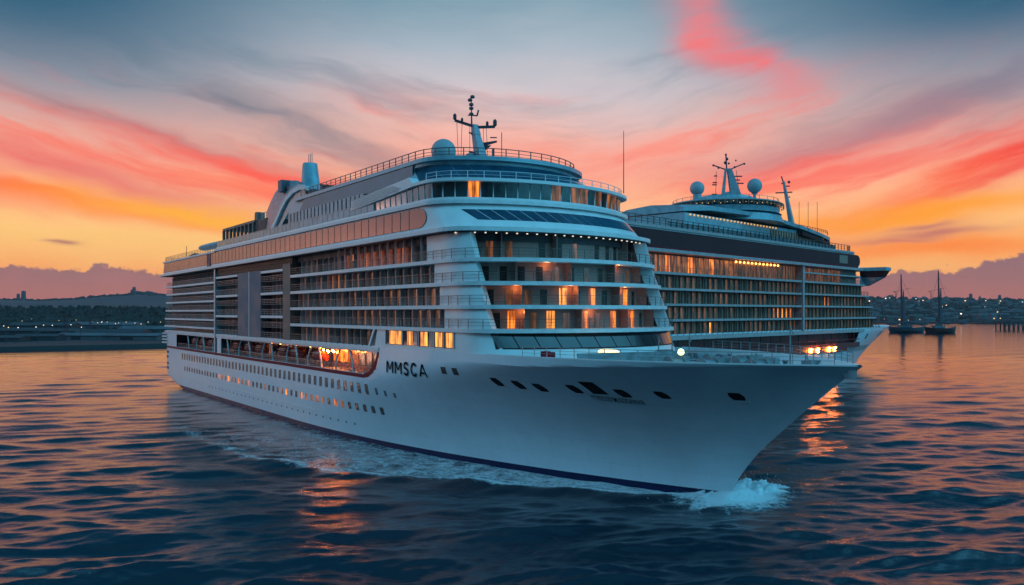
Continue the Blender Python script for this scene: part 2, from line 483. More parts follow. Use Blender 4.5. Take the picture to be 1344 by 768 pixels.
def arc_of(pts, x=None, y=None):
    """arc length where the outline passes a given x on the starboard side, or a given y on the front"""
    d = cum(pts)
    best = None
    for i in range(len(pts) - 1):
        a, b = pts[i], pts[i + 1]
        if x is not None and a[1] < 0 and (a[0] - x) * (b[0] - x) <= 0 and a[0] != b[0]:
            return d[i] + (x - a[0]) / (b[0] - a[0]) * (d[i + 1] - d[i])
        if y is not None and (a[1] - y) * (b[1] - y) <= 0 and a[1] != b[1]:
            best = d[i] + (y - a[1]) / (b[1] - a[1]) * (d[i + 1] - d[i])
            return best
    return 0.0


def rail(mb, pts, z, h=1.1, step=2.0, r=0.03, bars=(1.0, 0.66, 0.33), closed=False):
    d = cum(pts)
    n = max(1, int(d[-1] / step))
    prev = None
    ss = sorted(set([d[-1] * k / n for k in range(n + 1)]))
    for s in ss:
        x, y, *_ = at(pts, d, s)
        mb.bar((x, y, z), (x, y, z + h), r * 2.4)
        if prev:
            for b in bars: mb.bar((prev[0], prev[1], z + h * b), (x, y, z + h * b), r * (2.2 if b == 1.0 else 1.3))
        prev = (x, y)
    return mb


def offs(pts, k):
    """shift an open outline inwards (k<0) or outwards"""
    out = []
    for i, p in enumerate(pts):
        a = pts[max(0, i - 1)]; b = pts[min(len(pts) - 1, i + 1)]
        dx_, dy_ = b[0] - a[0], b[1] - a[1]
        n = math.hypot(dx_, dy_) or 1
        out.append((p[0] + dy_ / n * k, p[1] - dx_ / n * k))
    return out


def text_mesh(body, size, bold=0.0, sx=1.0):
    c = bpy.data.curves.new('lettering', 'FONT')
    c.body = body; c.size = size; c.offset = bold; c.extrude = 0.0
    c.space_character = 1.12
    o = bpy.data.objects.new('lettering', c)
    col.objects.link(o)
    bpy.context.view_layer.update()
    me = bpy.data.meshes.new_from_object(o.evaluated_get(bpy.context.evaluated_depsgraph_get()))
    bpy.data.objects.remove(o)
    return me


# ================================================================== hull form shared by both ships
def interp(v, pts):
    if v <= pts[0][0]: return pts[0][1]
    for a, b in zip(pts[:-1], pts[1:]):
        if v <= b[0]: return a[1] + (b[1] - a[1]) * (v - a[0]) / (b[0] - a[0])
    return pts[-1][1]


class HullForm:
    def __init__(s, hb, zk, ztop, stern, stem, x0wl, x0dk, pw=2.2, pd=2.6, flare=1.7):
        s.hb, s.zk, s.ztop, s.stern, s.stem, s.x0wl, s.x0dk, s.pw, s.pd, s.fl = hb, zk, ztop, stern, stem, x0wl, x0dk, pw, pd, flare
    rise = 0.0
    def half(s, x, z):
        """half-breadth of the hull at x, z"""
        t = max(0.0, min(1.0, z / (s.zk + s.rise * max(0.0, min(1.0, (x - 12) / 27.0)))))
        k = t ** s.fl
        x0 = s.x0wl + (s.x0dk - s.x0wl) * k
        p = s.pw + (s.pd - s.pw) * k
        st = interp(min(z, s.ztop), s.stem)
        if x >= st: return 0.0
        h = s.hb if x < x0 else s.hb * (1 - ((x - x0) / (st - x0)) ** p)
        xs = interp(z, s.stern)
        r = 5.0
        if x < xs + r:
            u = max(0.0, (xs + r - x) / r)
            h *= 1 - 0.22 * u ** 2.5
        return max(h, 0.0)
    def surf(s, rows, hole=None, m=150, eps=0.0):
        """mesh of both sides and the stern for z rows; hole(x, z, side) True leaves the face out"""
        mb = MB()
        grid = []
        for z in rows:
            xs = interp(z, s.stern); st = interp(min(z, s.ztop), s.stem)
            xm = s.x0wl - 5
            line = []
            fx = sorted([xs + (xm - xs) * i / 60 for i in range(61)] + [xs + 0.61, xs + 1.51])
            for x in fx: line.append((x, s.half(x, z)))
            for i in range(1, m + 1):
                t = i / m
                x = xm + (st - xm) * (1 - (1 - t) ** 1.35)
                line.append((x, s.half(x, z) if i < m else 0.0))
            grid.append(line)
        n = len(grid[0])
        for side in (-1, 1):
            o = len(mb.v)
            for line, z in zip(grid, rows): mb.v += [(x, side * (y + eps), z) for x, y in line]
            for k in range(len(rows) - 1):
                for i in range(n - 1):
                    a = o + k * n + i
                    if hole:
                        cx = (mb.v[a][0] + mb.v[a + n + 1][0]) / 2; cz = (rows[k] + rows[k + 1]) / 2
                        if hole(cx, cz): continue
                    mb.f.append((a, a + 1, a + n + 1, a + n) if side < 0 else (a + 1, a, a + n, a + n + 1))
        # transom
        for k in range(len(rows) - 1):
            za, zb = rows[k], rows[k + 1]
            (xa, ya), (xb, yb) = grid[k][0], grid[k + 1][0]
            mb.add([(xa, ya, za), (xa, -ya, za), (xb, -yb, zb), (xb, yb, zb)], [(0, 1, 2, 3)])
        return mb


def hull_patch(form, cx, cz, w, h, lean=0.0, out=0.03, n=3, th=0.05, rnd=0.0):
    """small plate following the hull's starboard side, centred on x, z; lean shifts its top forward"""
    mb = MB()
    rings = []
    for j in range(n + 1):
        tz = j / n
        z = cz - h / 2 + h * tz
        row = []
        for i in range(n + 1):
            tx = i / n
            ww = w
            if rnd: ww = w * (1 - rnd * (abs(2 * tz - 1) ** 3))
            x = cx - ww / 2 + ww * tx + lean * (tz - 0.5)
            row.append((x, -(form.half(x, z) + out), z))
        rings.append(row)
    mb.loft(rings)
    # edge skirt gives it thickness
    back = [[(p[0], p[1] + th + out, p[2]) for p in r] for r in rings]
    m = MB(); m.loft(rings)
    loop = rings[0] + [r[-1] for r in rings[1:]] + rings[-1][-2::-1] + [r[0] for r in rings[-2:0:-1]]
    lb = back[0] + [r[-1] for r in back[1:]] + back[-1][-2::-1] + [r[0] for r in back[-2:0:-1]]
    m.loft([loop, lb], closed=True)
    return m


# ================================================================== the near cruise ship
RZ1 = math.atan2(-0.815, 0.58)
ship = thing('cruise_ship', 'nearest white cruise ship, black letters on its side and foam at its bow', 'cruise ship', (6.6, 103.5, 0), RZ1, 'cruise ships')
F1 = HullForm(16.0, 13.3, 14.3,
              [(-3, -128), (0, -134), (1.2, -142), (2.6, -150), (4, -151.5), (14.3, -151.8)],
              [(-3, 26.0), (0, 26.6), (1.3, 27.2), (3.3, 28.5), (5.6, 30.6), (9.4, 34.9), (12.0, 38.1), (13.2, 39.6), (14.3, 41.2)],
              -55, 0, 2.2, 2.6, 2.1)
F1.rise = 0.95
RX0, RX1, RZ0, RZT = -136.0, -20.6, 10.25, 13.4


def hole1(x, z):
    if not (RZ0 < z < RZT): return False
    if -98.6 - 0.6 < x < -96.8: return False
    # slanted forward end of the opening
    xe_ = RX1 - 0.2 - 3.6 * max(0.0, 1 - (z - RZ0) / 2.0) ** 2
    return RX0 < x < xe_


rows1 = [0.75, 1.5, 2.6, 4, 5.5, 7, 8.5, 9.6, RZ0, 10.6, 11.0, 11.5, 12.1, 12.7, 13.05, 13.3, RZT, 13.6, 13.8, 14.0, 14.15, 14.3]
F1.surf(rows1, hole1).build('hull', M['hull'], ship, smooth='auto')
F1.surf([-3, -1, 0, 0.75]).build('boot_stripe', M['boot'], ship, smooth='auto')
# foredeck and bulwark inner side
fd = [(x, min(-0.02, -F1.half(x, 13.0) + 0.12)) for x in np.linspace(-6, 39.2, 60)]
MB().prism(fd + [(x, -y) for x, y in reversed(fd)], 13.0, 13.15).build('foredeck', M['deckgrey'], ship)
gw = [(x, -F1.half(x, 14.3)) for x in np.linspace(6, 40.8, 50)]
capm = MB()
for sgn in (1, -1):
    o_ = [(x, y * sgn) for x, y in gw]; i_ = [(x - 0.1, min(y + 0.35, -0.01) * sgn) for x, y in gw]; b_ = [(x - 0.3, min(-F1.half(x, 13.0) + 0.15, -0.01) * sgn) for x, y in gw]
    capm.loft([[(x, y, 14.28) for x, y in o_], [(x, y, 14.40) for x, y in o_], [(x, y, 14.40) for x, y in i_], [(x, y, 13.1) for x, y in b_]])
capm.build('gunwale', M['white'], ship, smooth='auto')
# recess: inner wall, floor, ceiling
rc = MB()
rc.box(RX0 - 2, RX1 + 1, -12.6, -12.3, 9.6, 14.1)
rc.box(RX0 - 2, RX1 + 0.5, -15.95, -12.6, 13.45, 13.6)
rc.box(RX0 - 2.2, RX0 - 2.0, -15.9, -12.4, 9.6, 14.1)
rc.box(RX1 + 0.3, RX1 + 0.5, -15.7, -12.4, 9.6, 14.1)
rc.build('promenade_wall', M['maroon'], ship)
MB().box(RX0 - 2, RX1 + 0.3, -15.9, -12.6, 10.0, 10.2).build('promenade_deck', M['gear'], ship)
mpw = []
for k in range(46):
    x = RX1 - 2.5 - k * 2.48
    if -99.5 < x < -96: continue
    mpw.append((-x, MB().box(x - 0.75, x + 0.75, -12.66, -12.58, 10.9, 12.9), M['dimlit'] if k in (5, 6, 7, 8, 21, 30) else M['glass']))
parts('promenade_window', mpw, ship)
# red line below the opening, curling up at its forward end
rl = MB()
xs_ = list(np.linspace(-151.4, -25.5, 60))
top = [(x, -(F1.half(x, 9.9) + 0.03), 10.18) for x in xs_]
bot = [(x, -(F1.half(x, 9.6) + 0.03), 9.66) for x in xs_]
curl = [(-24.0, 10.3), (-22.6, 10.9), (-21.4, 11.9), (-20.75, 13.0), (-20.5, 13.45)]
for (x, z) in curl:
    top.append((x - 0.45, -(F1.half(x, z) + 0.03), z + 0.12)); bot.append((x + 0.12, -(F1.half(x, z) + 0.03), z - 0.42 if z < 12.5 else z))
rl.loft([bot, top]); rl.loft([top, [(a, b + 0.4, c) for a, b, c in top]])
rl.build('red_line', M['red'], ship)
# struts and davits in the opening
for k, x in enumerate([-29.5, -36.0, -41.5, -47.5, -52.0, -57.5, -64.5, -70.5, -77.5, -85.0, -92.0, -104, -111, -118, -125]):
    s_ = MB()
    if k % 2: pts_ = [(x, -15.7, 10.1), (x + 0.2, -15.75, 11.6), (x + 0.9, -15.7, 12.8), (x + 1.9, -15.6, 13.6)]
    else: pts_ = [(x, -15.7, 10.1), (x - 0.25, -15.75, 11.6), (x - 0.9, -15.7, 12.8), (x - 1.8, -15.6, 13.6)]
    for a, b in zip(pts_[:-1], pts_[1:]): s_.tube(a, b, 0.16, 0.14, 6)
    s_.build('davit', M['white'], ship, smooth='auto')
rail(MB(), [(RX0 + 0.5, -15.75), (RX1 - 2, -15.75)], 10.15, 1.05, 1.6, 0.028).build('promenade_rail', M['rail'], ship)
# floodlights under the promenade ceiling and lower down: the glowing opening
for k, x in enumerate(np.linspace(-42.6, -36.4, 7)):
    MB().ball((x, -15.0 + 0.25 * (k % 2), 12.95 - 0.1 * (k % 3)), 0.15, 10).build('floodlight', M['lampred'], ship, smooth=True)
for k, x in enumerate((-26.5, -31.0, -33.5, -48.5, -53.0, -60.0, -68.0, -73.0)):
    MB().ball((x, -13.1, 13.1), 0.15, 8).build('ceiling_lamp', M['lampsoft'], ship, smooth=True)  # dimmer lamps added to widen the orange reflection on the water
MB().box(-43, -37.5, -13.1, -12.7, 11.2, 13.3).build('lit_doorway', M['lit2'], ship)
MB().box(-67, -62, -13.1, -12.7, 11.8, 13.3).build('lit_doorway', M['dimlit'], ship)

# hull windows
wins = []
for k in range(46):
    x = -24.9 - k * 2.345
    wins.append((k, hull_patch(F1, x, 8.05, 1.15 if k > 2 else 1.0, 1.5, rnd=0.12), M['glass']))
for k in range(3):
    wins.append((k, hull_patch(F1, -22.4 + k * 2.35 + 0.3, 7.95 - 0.1 * k, 0.6 - 0.05 * k, 0.95 - 0.15 * k), M['grey']))
random.seed(11)
for k in range(47):
    x = -22.1 - k * 2.30
    lit_ = 4 < k < 34 and random.random() < 0.62
    wins.append((k, hull_patch(F1, x, 5.15, 0.95, 1.05, rnd=0.12), M['dimlit'] if lit_ and k % 3 else (M['lit2'] if lit_ else M['glass'])))
for x in (-3.3, -0.9):
    wins.append((0, hull_patch(F1, x, 12.0, 1.05, 0.85), M['seam']))
parts('window', wins, ship, 100)
pw = []
for k in range(30):
    x = -30.5 - k * 2.6
    pw.append((k, hull_patch(F1, x, 2.45, 0.32, 0.32), M['seam']))
parts('porthole', pw, ship)
# thin fold line low on the hull
fl = MB()
for k in range(60):
    xa, xb = -140 + k * 1.6, -140 + (k + 1) * 1.6
    fl.bar((xa, -(F1.half(xa, 3.3) + 0.02), 3.3), (xb, -(F1.half(xb, 3.3) + 0.02), 3.3), 0.10)
fl.build('rubbing_strake', M['white'], ship)
# louvres at the stern quarter
for k, z in enumerate((8.6, 7.3, 5.6, 4.4)):
    hull_patch(F1, -147.6, z, 5.6 - 0.8 * (k == 1), 0.62, out=0.04).build('louvre', M['boot'], ship)
# bow windows: leaning openings with a pale sill
BOWW = [(5.6, 11.15, 1.25, .95), (8.6, 11.0, 1.25, .95), (11.3, 10.85, 1.25, .9), (15.5, 10.95, 1.2, .9), (17.8, 11.2, 1.6, 1.35), (20.4, 10.75, 1.2, .85), (24.2, 10.8, 1.1, .75), (30.7, 11.0, 1.2, .75)]
for k, (x, z, w, h) in enumerate(BOWW):
    f_ = hull_patch(F1, x, z, w, h, lean=-0.35 if k < 7 else -0.1, rnd=0.25 if k != 4 else 0).build('bow_window', M['black'], ship)
    if k != 4: hull_patch(F1, x + 0.35, z - h / 2 - 0.12, w * 0.75, 0.2, out=0.08, th=0.1).build('sill', M['white'], f_)


def hull_text(body, x0, x1, zc, hgt, bold, zslope=0.0, name='lettering'):
    me = text_mesh(body, 1.0, bold)
    xs = [v.co.x for v in me.vertices]; ys = [v.co.y for v in me.vertices]
    a, b, c, d = min(xs), max(xs), min(ys), max(ys)
    for v in me.vertices:
        tx = (v.co.x - a) / (b - a); tz = (v.co.y - c) / (d - c)
        x = x0 + (x1 - x0) * tx; z = zc + hgt * (tz - 0.5) + zslope * (tx - 0.5)
        v.co = (x, -(F1.half(x, z) + 0.11), z)
    me.materials.clear(); me.materials.append(M['black'])
    o = bpy.data.objects.new(name, me); col.objects.link(o); o.parent = ship
    return o


LETTERS = {
    'M': (1.0, [([(0, 0), (0, 1)], .2), ([(.06, .97), (.5, .30)], .15), ([(.5, .30), (.94, .97)], .15), ([(1, 0), (1, 1)], .2)]),
    'S': (.72, [([(.95, .80), (.80, .95), (.5, 1.0), (.2, .94), (.05, .76), (.14, .60), (.5, .51), (.86, .42), (.97, .25), (.82, .07), (.5, 0), (.18, .05), (.03, .20)], .19)]),
    'C': (.80, [([(.97, .80), (.78, .95), (.52, 1.0), (.24, .92), (.06, .72), (.0, .5), (.06, .28), (.24, .08), (.52, 0), (.78, .05), (.97, .20)], .19)]),
    'A': (.98, [([(0, 0), (.48, 1)], .19), ([(.52, 1), (1, 0)], .19), ([(.2, .30), (.8, .30)], .14)])}
nm = MB(); cx_ = -17.9
for ch in 'MMSCA':
    w_, strokes = LETTERS[ch]
    for pts__, th_ in strokes:
        lo_, hi_ = [], []
        P = [(cx_ + u * w_ * 1.62, 10.9 + v * 1.55) for u, v in pts__]
        for i, p_ in enumerate(P):
            a_ = P[max(0, i - 1)]; b_ = P[min(len(P) - 1, i + 1)]
            dx_, dz_ = b_[0] - a_[0], b_[1] - a_[1]; L_ = math.hypot(dx_, dz_)
            nx2, nz2 = -dz_ / L_ * th_ * .85, dx_ / L_ * th_ * .85
            for lst, sg in ((lo_, -1), (hi_, 1)):
                x_, z_ = p_[0] + nx2 * sg, p_[1] + nz2 * sg
                lst.append((x_, -(F1.half(x_, z_) + 0.10), z_))
        nm.loft([lo_, hi_])
    cx_ += w_ * 1.62 + 0.78
nm.build('lettering', M['black'], ship)
hull_text('YTNSCOSYMUSOOAWAIR', 16.6, 21.9, 9.95, 0.55, 0.008, -0.25)

# ---------------------------------------------------------------- forward house (white block with slanted window band)
XS = -150.0


def xe(z): return -1.2 + (28.2 - z) * 0.42


def blk(o_, i_, z0, z1, mb=None):
    """solid wall between an outer and an inner outline"""
    mb = mb or MB()
    n = len(o_)
    A = [(x, y, z0) for x, y in o_]; B = [(x, y, z1) for x, y in o_]; C = [(x, y, z1) for x, y in i_]; D = [(x, y, z0) for x, y in i_]
    mb.loft([A, B, C, D, A])
    mb.add([A[0], B[0], C[0], D[0]], [(0, 1, 2, 3)]); mb.add([A[-1], B[-1], C[-1], D[-1]], [(0, 1, 2, 3)])
    return mb


lowA = ring(xe(13.2), 6.2, 15.96, -22.3); lowB = ring(xe(16.9), 6.0, 15.96, -21.0)
fh = MB()
sA = arc_of(lowA, x=-0.2); dA = cum(lowA)
rings_ = [[(x, y, 13.2) for x, y in lowA], [(x, y, 14.6) for x, y in [((a[0] * .62 + b[0] * .38), (a[1] * .62 + b[1] * .38)) for a, b in zip(lowA, lowB)]],
          [(x, y, 16.9) for x, y in lowB]]
fh.loft(rings_)
fh.build('forward_house', M['white'], ship, smooth='auto')


def on2(A, zA, B, zB, s, t, out=0.05):
    """point on the surface between two outlines: s along outline A (metres), t height fraction"""
    dA_ = cum(A); dB_ = cum(B)
    # same share of the run between vertices
    i = 0
    while i < len(dA_) - 2 and s > dA_[i + 1]: i += 1
    u = (s - dA_[i]) / max(1e-6, dA_[i + 1] - dA_[i])
    pa = [A[i][k] + (A[i + 1][k] - A[i][k]) * u for k in (0, 1)]
    pb = [B[i][k] + (B[i + 1][k] - B[i][k]) * u for k in (0, 1)]
    dx_, dy_ = A[i + 1][0] - A[i][0], A[i + 1][1] - A[i][1]
    n = math.hypot(dx_, dy_) or 1
    x = pa[0] + (pb[0] - pa[0]) * t + dy_ / n * out
    y = pa[1] + (pb[1] - pa[1]) * t - dx_ / n * out
    return (x, y, zA + (zB - zA) * t)


def pane(A, zA, B, zB, s0, s1, t0, t1, lean=0.0, out=0.05, nx=2):
    mb = MB()
    rows = []
    for t in (t0, t1):
        sh = lean * (t - t0) / max(1e-6, t1 - t0)
        rows.append([on2(A, zA, B, zB, s0 + (s1 - s0) * k / nx + sh, t, out) for k in range(nx + 1)])
    back = [[on2(A, zA, B, zB, s0 + (s1 - s0) * k / nx + lean * (t - t0) / max(1e-6, t1 - t0), t, -0.08) for k in range(nx + 1)] for t in (t0, t1)]
    mb.loft(rows)
    mb.loft([rows[0] + rows[1][::-1], back[0] + back[1][::-1]], closed=True)
    return mb


# slanted front window band
s0 = arc_of(lowA, y=-14.3); s1 = arc_of(lowA, y=13.2)
pane(lowA, 13.2, lowB, 16.9, s0, s1, 0.44, 0.95, 0.0, 0.03, 24).build('front_window_band', M['charcoal'], ship)
n_ = 12
for k in range(n_):
    a = s0 + (s1 - s0) * k / n_; b = s0 + (s1 - s0) * (k + 1) / n_
    pane(lowA, 13.2, lowB, 16.9, a + 0.35, b + 0.2, 0.48, 0.92, -0.55, 0.07, 3).build('front_window', M['glass'], ship)
# side window block with drawn amber curtains
MB().box(-18.6, -0.6, -15.99, -15.9, 14.72, 16.62).build('curtain_window_band', M['glass'], ship)
lits = [(-17.2, -15.6, 'lit'), (-15.3, -13.9, 'lit'), (-12.3, -10.9, 'lit'), (-10.6, -9.6, 'paleglass'), (-8.7, -7.0, 'lit'), (-6.5, -5.6, 'paleglass'), (-5.0, -3.4, 'lit'), (-2.5, -0.8, 'lit')]
for a, b, mm in lits:
    MB().box(a, b, -16.03, -15.992, 14.8, 16.55).build('lit_window' if mm == 'lit' else 'window', M[mm], ship)
for x in (-18.4, -13.5, -9.2, -5.3, -2.9, -0.65):
    MB().bar((x, -16.05, 14.7), (x, -16.05, 16.65), 0.12).build('mullion', M['frame'], ship)
MB().bar((-23.6, -15.9, 14.2), (-21.6, -15.9, 17.0), 0.42).build('side_strut', M['white'], ship)

# ---------------------------------------------------------------- balcony decks
LV = [17.1, 19.85, 22.6, 25.4]
XF = -54.5
slab_rings = {}
railpts = {}
for z in LV:
    rg = ring(xe(z) + 0.9, 6.0, 16.15, XF)
    slab_rings[z] = rg
    MB().prism(rg, z - 0.46, z).build('deck_slab', M['slab'], ship)
    rail(MB(), offs(rg[1:-1], -0.12) if False else [(XF, -16.0)] + offs(rg[1:-1], -0.15) + [(XF, 16.0)], z, 1.12, 2.1, 0.026).build('railing', M['darkrail'], ship)
MB().box(-84.5, -20.5, -16.15, -12.4, 13.62, 14.2).build('deck_slab', M['slab'], ship)
rail(MB(), [(-54.4, -16.0), (-23.6, -16.0)], 14.2, 1.1, 2.1, 0.026).build('railing', M['darkrail'], ship)
# inner superstructure core, solid behind the balconies
core = MB()
core.box(-149.0, -50, -13.95, 13.95, 13.62, 31.9)
core.build('cabin_block', M['wall2'], ship)
fronts = [14.2] + LV
random.seed(5)
doors, dividers, fdoors, fdiv = [], [], [], []
tops = LV + [28.55]
litset = {(4, 2), (4, 3), (4, 4), (4, 5), (4, 6), (4, 7), (4, 8), (4, 10), (3, 13), (3, 14), (1, 6), (1, 8), (0, 7), (0, 8), (0, 9)}
for lv, (z0, z1) in enumerate(zip(fronts, tops)):
    zc = z1 - (0.46 if z1 < 28 else 0)
    xr = (xe(z0) - 5.2) if lv else -24.0
    xcorner = [-24.0, -3.2, -4.3, -5.6, -7.5][lv]
    if lv:
        wr = ring(xe(z0) - (1.9 if lv < 4 else 3.0), 5.6, 14.3, -50); wt_ = wr
        mb = MB(); mb.loft([[(x, y, z0 - 0.05) for x, y in wr], [(x, y, zc + 0.05) for x, y in wt_]])
        mb.build('cabin_wall', M['wall'], ship)
        # white corner piers that lean with the front
        so = slab_rings[z0]; tops_o = ring(xe(z1 if z1 < 28 else 28.2) + 0.9, 6.0, 16.15, XF)
        for sgn in (-1, 1):
            yb = -12.4 if sgn < 0 else 13.6
            yt = yb - (0.0)
            a0, a1 = arc_of(so, x=xcorner), arc_of(so, y=-12.6)
            def seg(rg_, ya):
                A0 = arc_of(rg_, x=xcorner); A1 = arc_of(rg_, y=-abs(ya))
                s_ = [at(rg_, cum(rg_), A0 + (A1 - A0) * k / 8.0)[:2] for k in range(9)]
                return [(x, y if sgn < 0 else -y) for x, y in s_]
            yq = 14.75 if sgn < 0 else 13.6
            ob = offs(seg(so, yq), -0.35 * (1 if sgn < 0 else -1)); ot = offs(seg(tops_o, yq), -0.35 * (1 if sgn < 0 else -1))
            ib = offs(ob, -1.7 * (1 if sgn < 0 else -1)); it = offs(ot, -1.7 * (1 if sgn < 0 else -1))
            mb = MB()
            A = [(x, y, z0) for x, y in ob]; B = [(x, y, zc) for x, y in ot]; C = [(x, y, zc) for x, y in it]; D = [(x, y, z0) for x, y in ib]
            mb.loft([A, B, C, D, A]); mb.add([A[0], B[0], C[0], D[0]], [(0, 1, 2, 3)]); mb.add([A[-1], B[-1], C[-1], D[-1]], [(0, 1, 2, 3)])
            mb.build('corner_pier', M['white'], ship, smooth='auto')
        # front cabin doors
        dW = cum(wr)
        f0, f1 = arc_of(wr, y=-13.4), arc_of(wr, y=12.6)
        nd = 13
        for k in range(nd):
            s_ = f0 + (f1 - f0) * (k + 0.6 + random.uniform(-.12, .12)) / nd
            if (lv, k) in {(4, 0), (4, 3), (4, 7), (3, 9)}: continue
            lit_ = (lv, k) in {(1, 1), (1, 3), (1, 5), (1, 7), (1, 8), (1, 9), (2, 4), (2, 6), (2, 8), (3, 8), (2, 9)}
            hot = (lv, k) in {(1, 3), (1, 8), (2, 4), (2, 8), (3, 8)}
            w_ = 0.5 if lit_ else 0.42
            m_ = M['lit'] if hot else (M['lit2'] if lit_ else (M['glow'] if random.random() < .3 else M['brownglass']))
            fdoors.append((lv * 0.01 + k, pane(wr, z0, wt_, zc, s_ - w_, s_ + w_, 0.02, 0.90 if lit_ else 0.80, 0, 0.05, 1), m_))
            if k % 3 == 1:
                x, y, nx_, ny_ = at(wr, dW, s_ + 1.3)
                fdiv.append((k, MB().plate([(x, y, z0), (x + nx_ * 1.3, y + ny_ * 1.3, z0), (x + nx_ * 1.3, y + ny_ * 1.3, zc), (x, y, zc)], (-ny_, nx_, 0), 0.08), M['wall']))
        for k in {1: (1, 5, 8), 2: (1, 4, 8), 3: (3, 8)}.get(lv, ()):
            s_ = f0 + (f1 - f0) * (k + 1.0) / nd
            x, y, nx_, ny_ = at(wr, dW, s_)
            ld = bpy.data.lights.new('balcony_fill', 'POINT'); ld.energy = 32; ld.color = (1.0, 0.36, 0.10); ld.shadow_soft_size = 0.15
            lo_b = bpy.data.objects.new('balcony_fill', ld); col.objects.link(lo_b); lo_b.parent = ship; lo_b.location = (x + nx_ * .7, y + ny_ * .7, zc - 0.35)
        # unseen point lights added above, warming the balcony walls beside lit doors
    # side bays
    xa = XF + 0.2
    x = xcorner - (0.2 if lv else 0)
    k = 0
    bay = 2.35
    while x - bay > xa:
        if lv or x < -24:
            hot = (lv, k) in litset
            dm = M['lit2'] if hot and lv == 4 else (M['dimlit'] if hot else (M['glow'] if random.random() < 0.5 else M['brownglass']))
            d_ = MB().box(x - 1.75, x - 0.10, -14.42, -14.30, z0 + 0.05, z0 + (2.15 if lv < 4 else 2.6))
            doors.append((k, d_, dm))
            cz = MB().box(x - 2.25, x - 1.80, -14.40, -14.30, z0 + 0.05, zc - 0.15)
            doors.append((k, cz, M['divider'] if random.random() < .6 else M['wall']))
            dividers.append((k, MB().box(x - bay - 0.07, x - bay + 0.07, -14.95, -14.3, z0, zc), M['divider']))
            if lv == 4 and k < 12:
                dividers.append((k, MB().box(x - bay / 2 - 0.05, x - bay / 2 + 0.05, -15.9, -15.6, z0, zc), M['divider']))
        x -= bay; k += 1
    mb = MB().box(xa, -8 if lv else -22.5, -14.3, -14.05, z0 - 0.02, zc + 0.02)
    mb.build('side_wall', M['wall'], ship)

# ---------------------------------------------------------------- middle section with the tall grey panels
MB().box(-58.3, -54.7, -16.1, -13.9, 14.2, 27.4).build('grey_column', M['wall2'], ship)
MB().box(-101.0, -54.7, -15.7, -13.9, 26.9, 28.5).build('lattice_band', M['wall2'], ship)
lt = MB()
for k in range(58):
    x = -100.8 + k * 0.8
    lt.bar((x, -15.78, 26.95), (x + 0.75, -15.78, 28.45), 0.09); lt.bar((x + 0.75, -15.78, 26.95), (x, -15.78, 28.45), 0.09)
lt.build('lattice_screen', M['darkrail'], ship)
for a, b in ((-84.6, -77.4), (-76.9, -70.4)):
    MB().box(a, b, -16.05, -13.9, 14.25, 26.85).build('grey_panel', M['grey'], ship)
MB().box(-77.35, -76.95, -16.15, -15.5, 14.2, 26.9).build('white_post', M['frame'], ship)
MB().box(-101.5, -100.6, -16.2, -13.9, 10.2, 28.5).build('section_post', M['teal'], ship)
for (a, b) in ((-70.3, -58.4), (-100.5, -84.8)):
    for z in (14.2, 18.4, 22.65, 26.7):
        MB().box(a, b, -16.1, -14.0, z - 0.45, z).build('deck_slab', M['slab'], ship)
        if z < 26: rail(MB(), [(a, -15.95), (b, -15.95)], z, 1.1, 1.5, 0.026).build('railing', M['rail'], ship)
        if z < 26:
            rail(MB(), [(a, -15.95), (b, -15.95)], z + 2.1, 0.9, 1.5, 0.026).build('railing', M['rail'], ship)
            MB().box(a, b, -15.9, -14.0, z + 2.0, z + 2.1).build('inner_slab', M['wall2'], ship)
            nn = int((b - a) / 2.3)
            for k in range(nn):
                x = a + (b - a) * (k + 0.5) / nn
                for zz in (z + 0.1, z + 2.15):
                    doors.append((30 - x * 0.3, MB().box(x - 0.6, x + 0.5, -14.12, -13.98, zz, zz + 1.75), M['glow'] if random.random() < .4 else M['glass']))
                dividers.append((30 - x * 0.3, MB().box(x + 0.95, x + 1.05, -14.7, -14.0, z, z + 4.0), M['divider']))
# ---------------------------------------------------------------- after section: thin close decks
AL = [14.15, 15.6, 17.5, 19.6, 21.7, 23.8, 25.8]
for k, z in enumerate(AL):
    xa = -151.2 + [0.3, 0.1, 0.6, 1.4, 2.0, 2.4, 1.6][k]
    MB().prism([(xa + 1.6, -16.1), (-101.5, -16.1), (-101.5, 16.1), (xa + 1.6, 16.1), (xa, 13.5), (xa, -13.5)], z - 0.42, z).build('deck_slab', M['slab'], ship)
    if k in (0,): continue
    rail(MB(), [(xa + 0.2, 12), (xa + 0.2, -13.4), (xa + 1.7, -15.95), (-101.6, -15.95)], z, 1.0, 1.5, 0.026).build('railing', M['rail'], ship)
    zt = (AL + [28.5])[k + 1] - 0.42
    for j in range(20):
        x = -103 - j * 2.3
        dividers.append((60 + j, MB().box(x - 0.07, x + 0.07, -14.7, -14.0, z, zt), M['divider']))
        doors.append((60 + j, MB().box(x - 1.7, x - 0.5, -14.12, -13.98, z + 0.05, min(zt, z + 1.7)), M['glow'] if random.random() < .4 else M['glass']))
for k in range(4):
    MB().box(-152.4 + 0.4 * (k % 2), -146.0, -16.15, -13.2, 10.8 + k * 0.82, 11.1 + k * 0.82).build('stern_platform', M['slab'], ship)
parts('balcony_door', doors, ship, 100, 'balcony_doors')
parts('balcony_divider', dividers, ship, 100, 'balcony_dividers')
parts('cabin_door', fdoors, ship)
parts('front_divider', fdiv, ship)

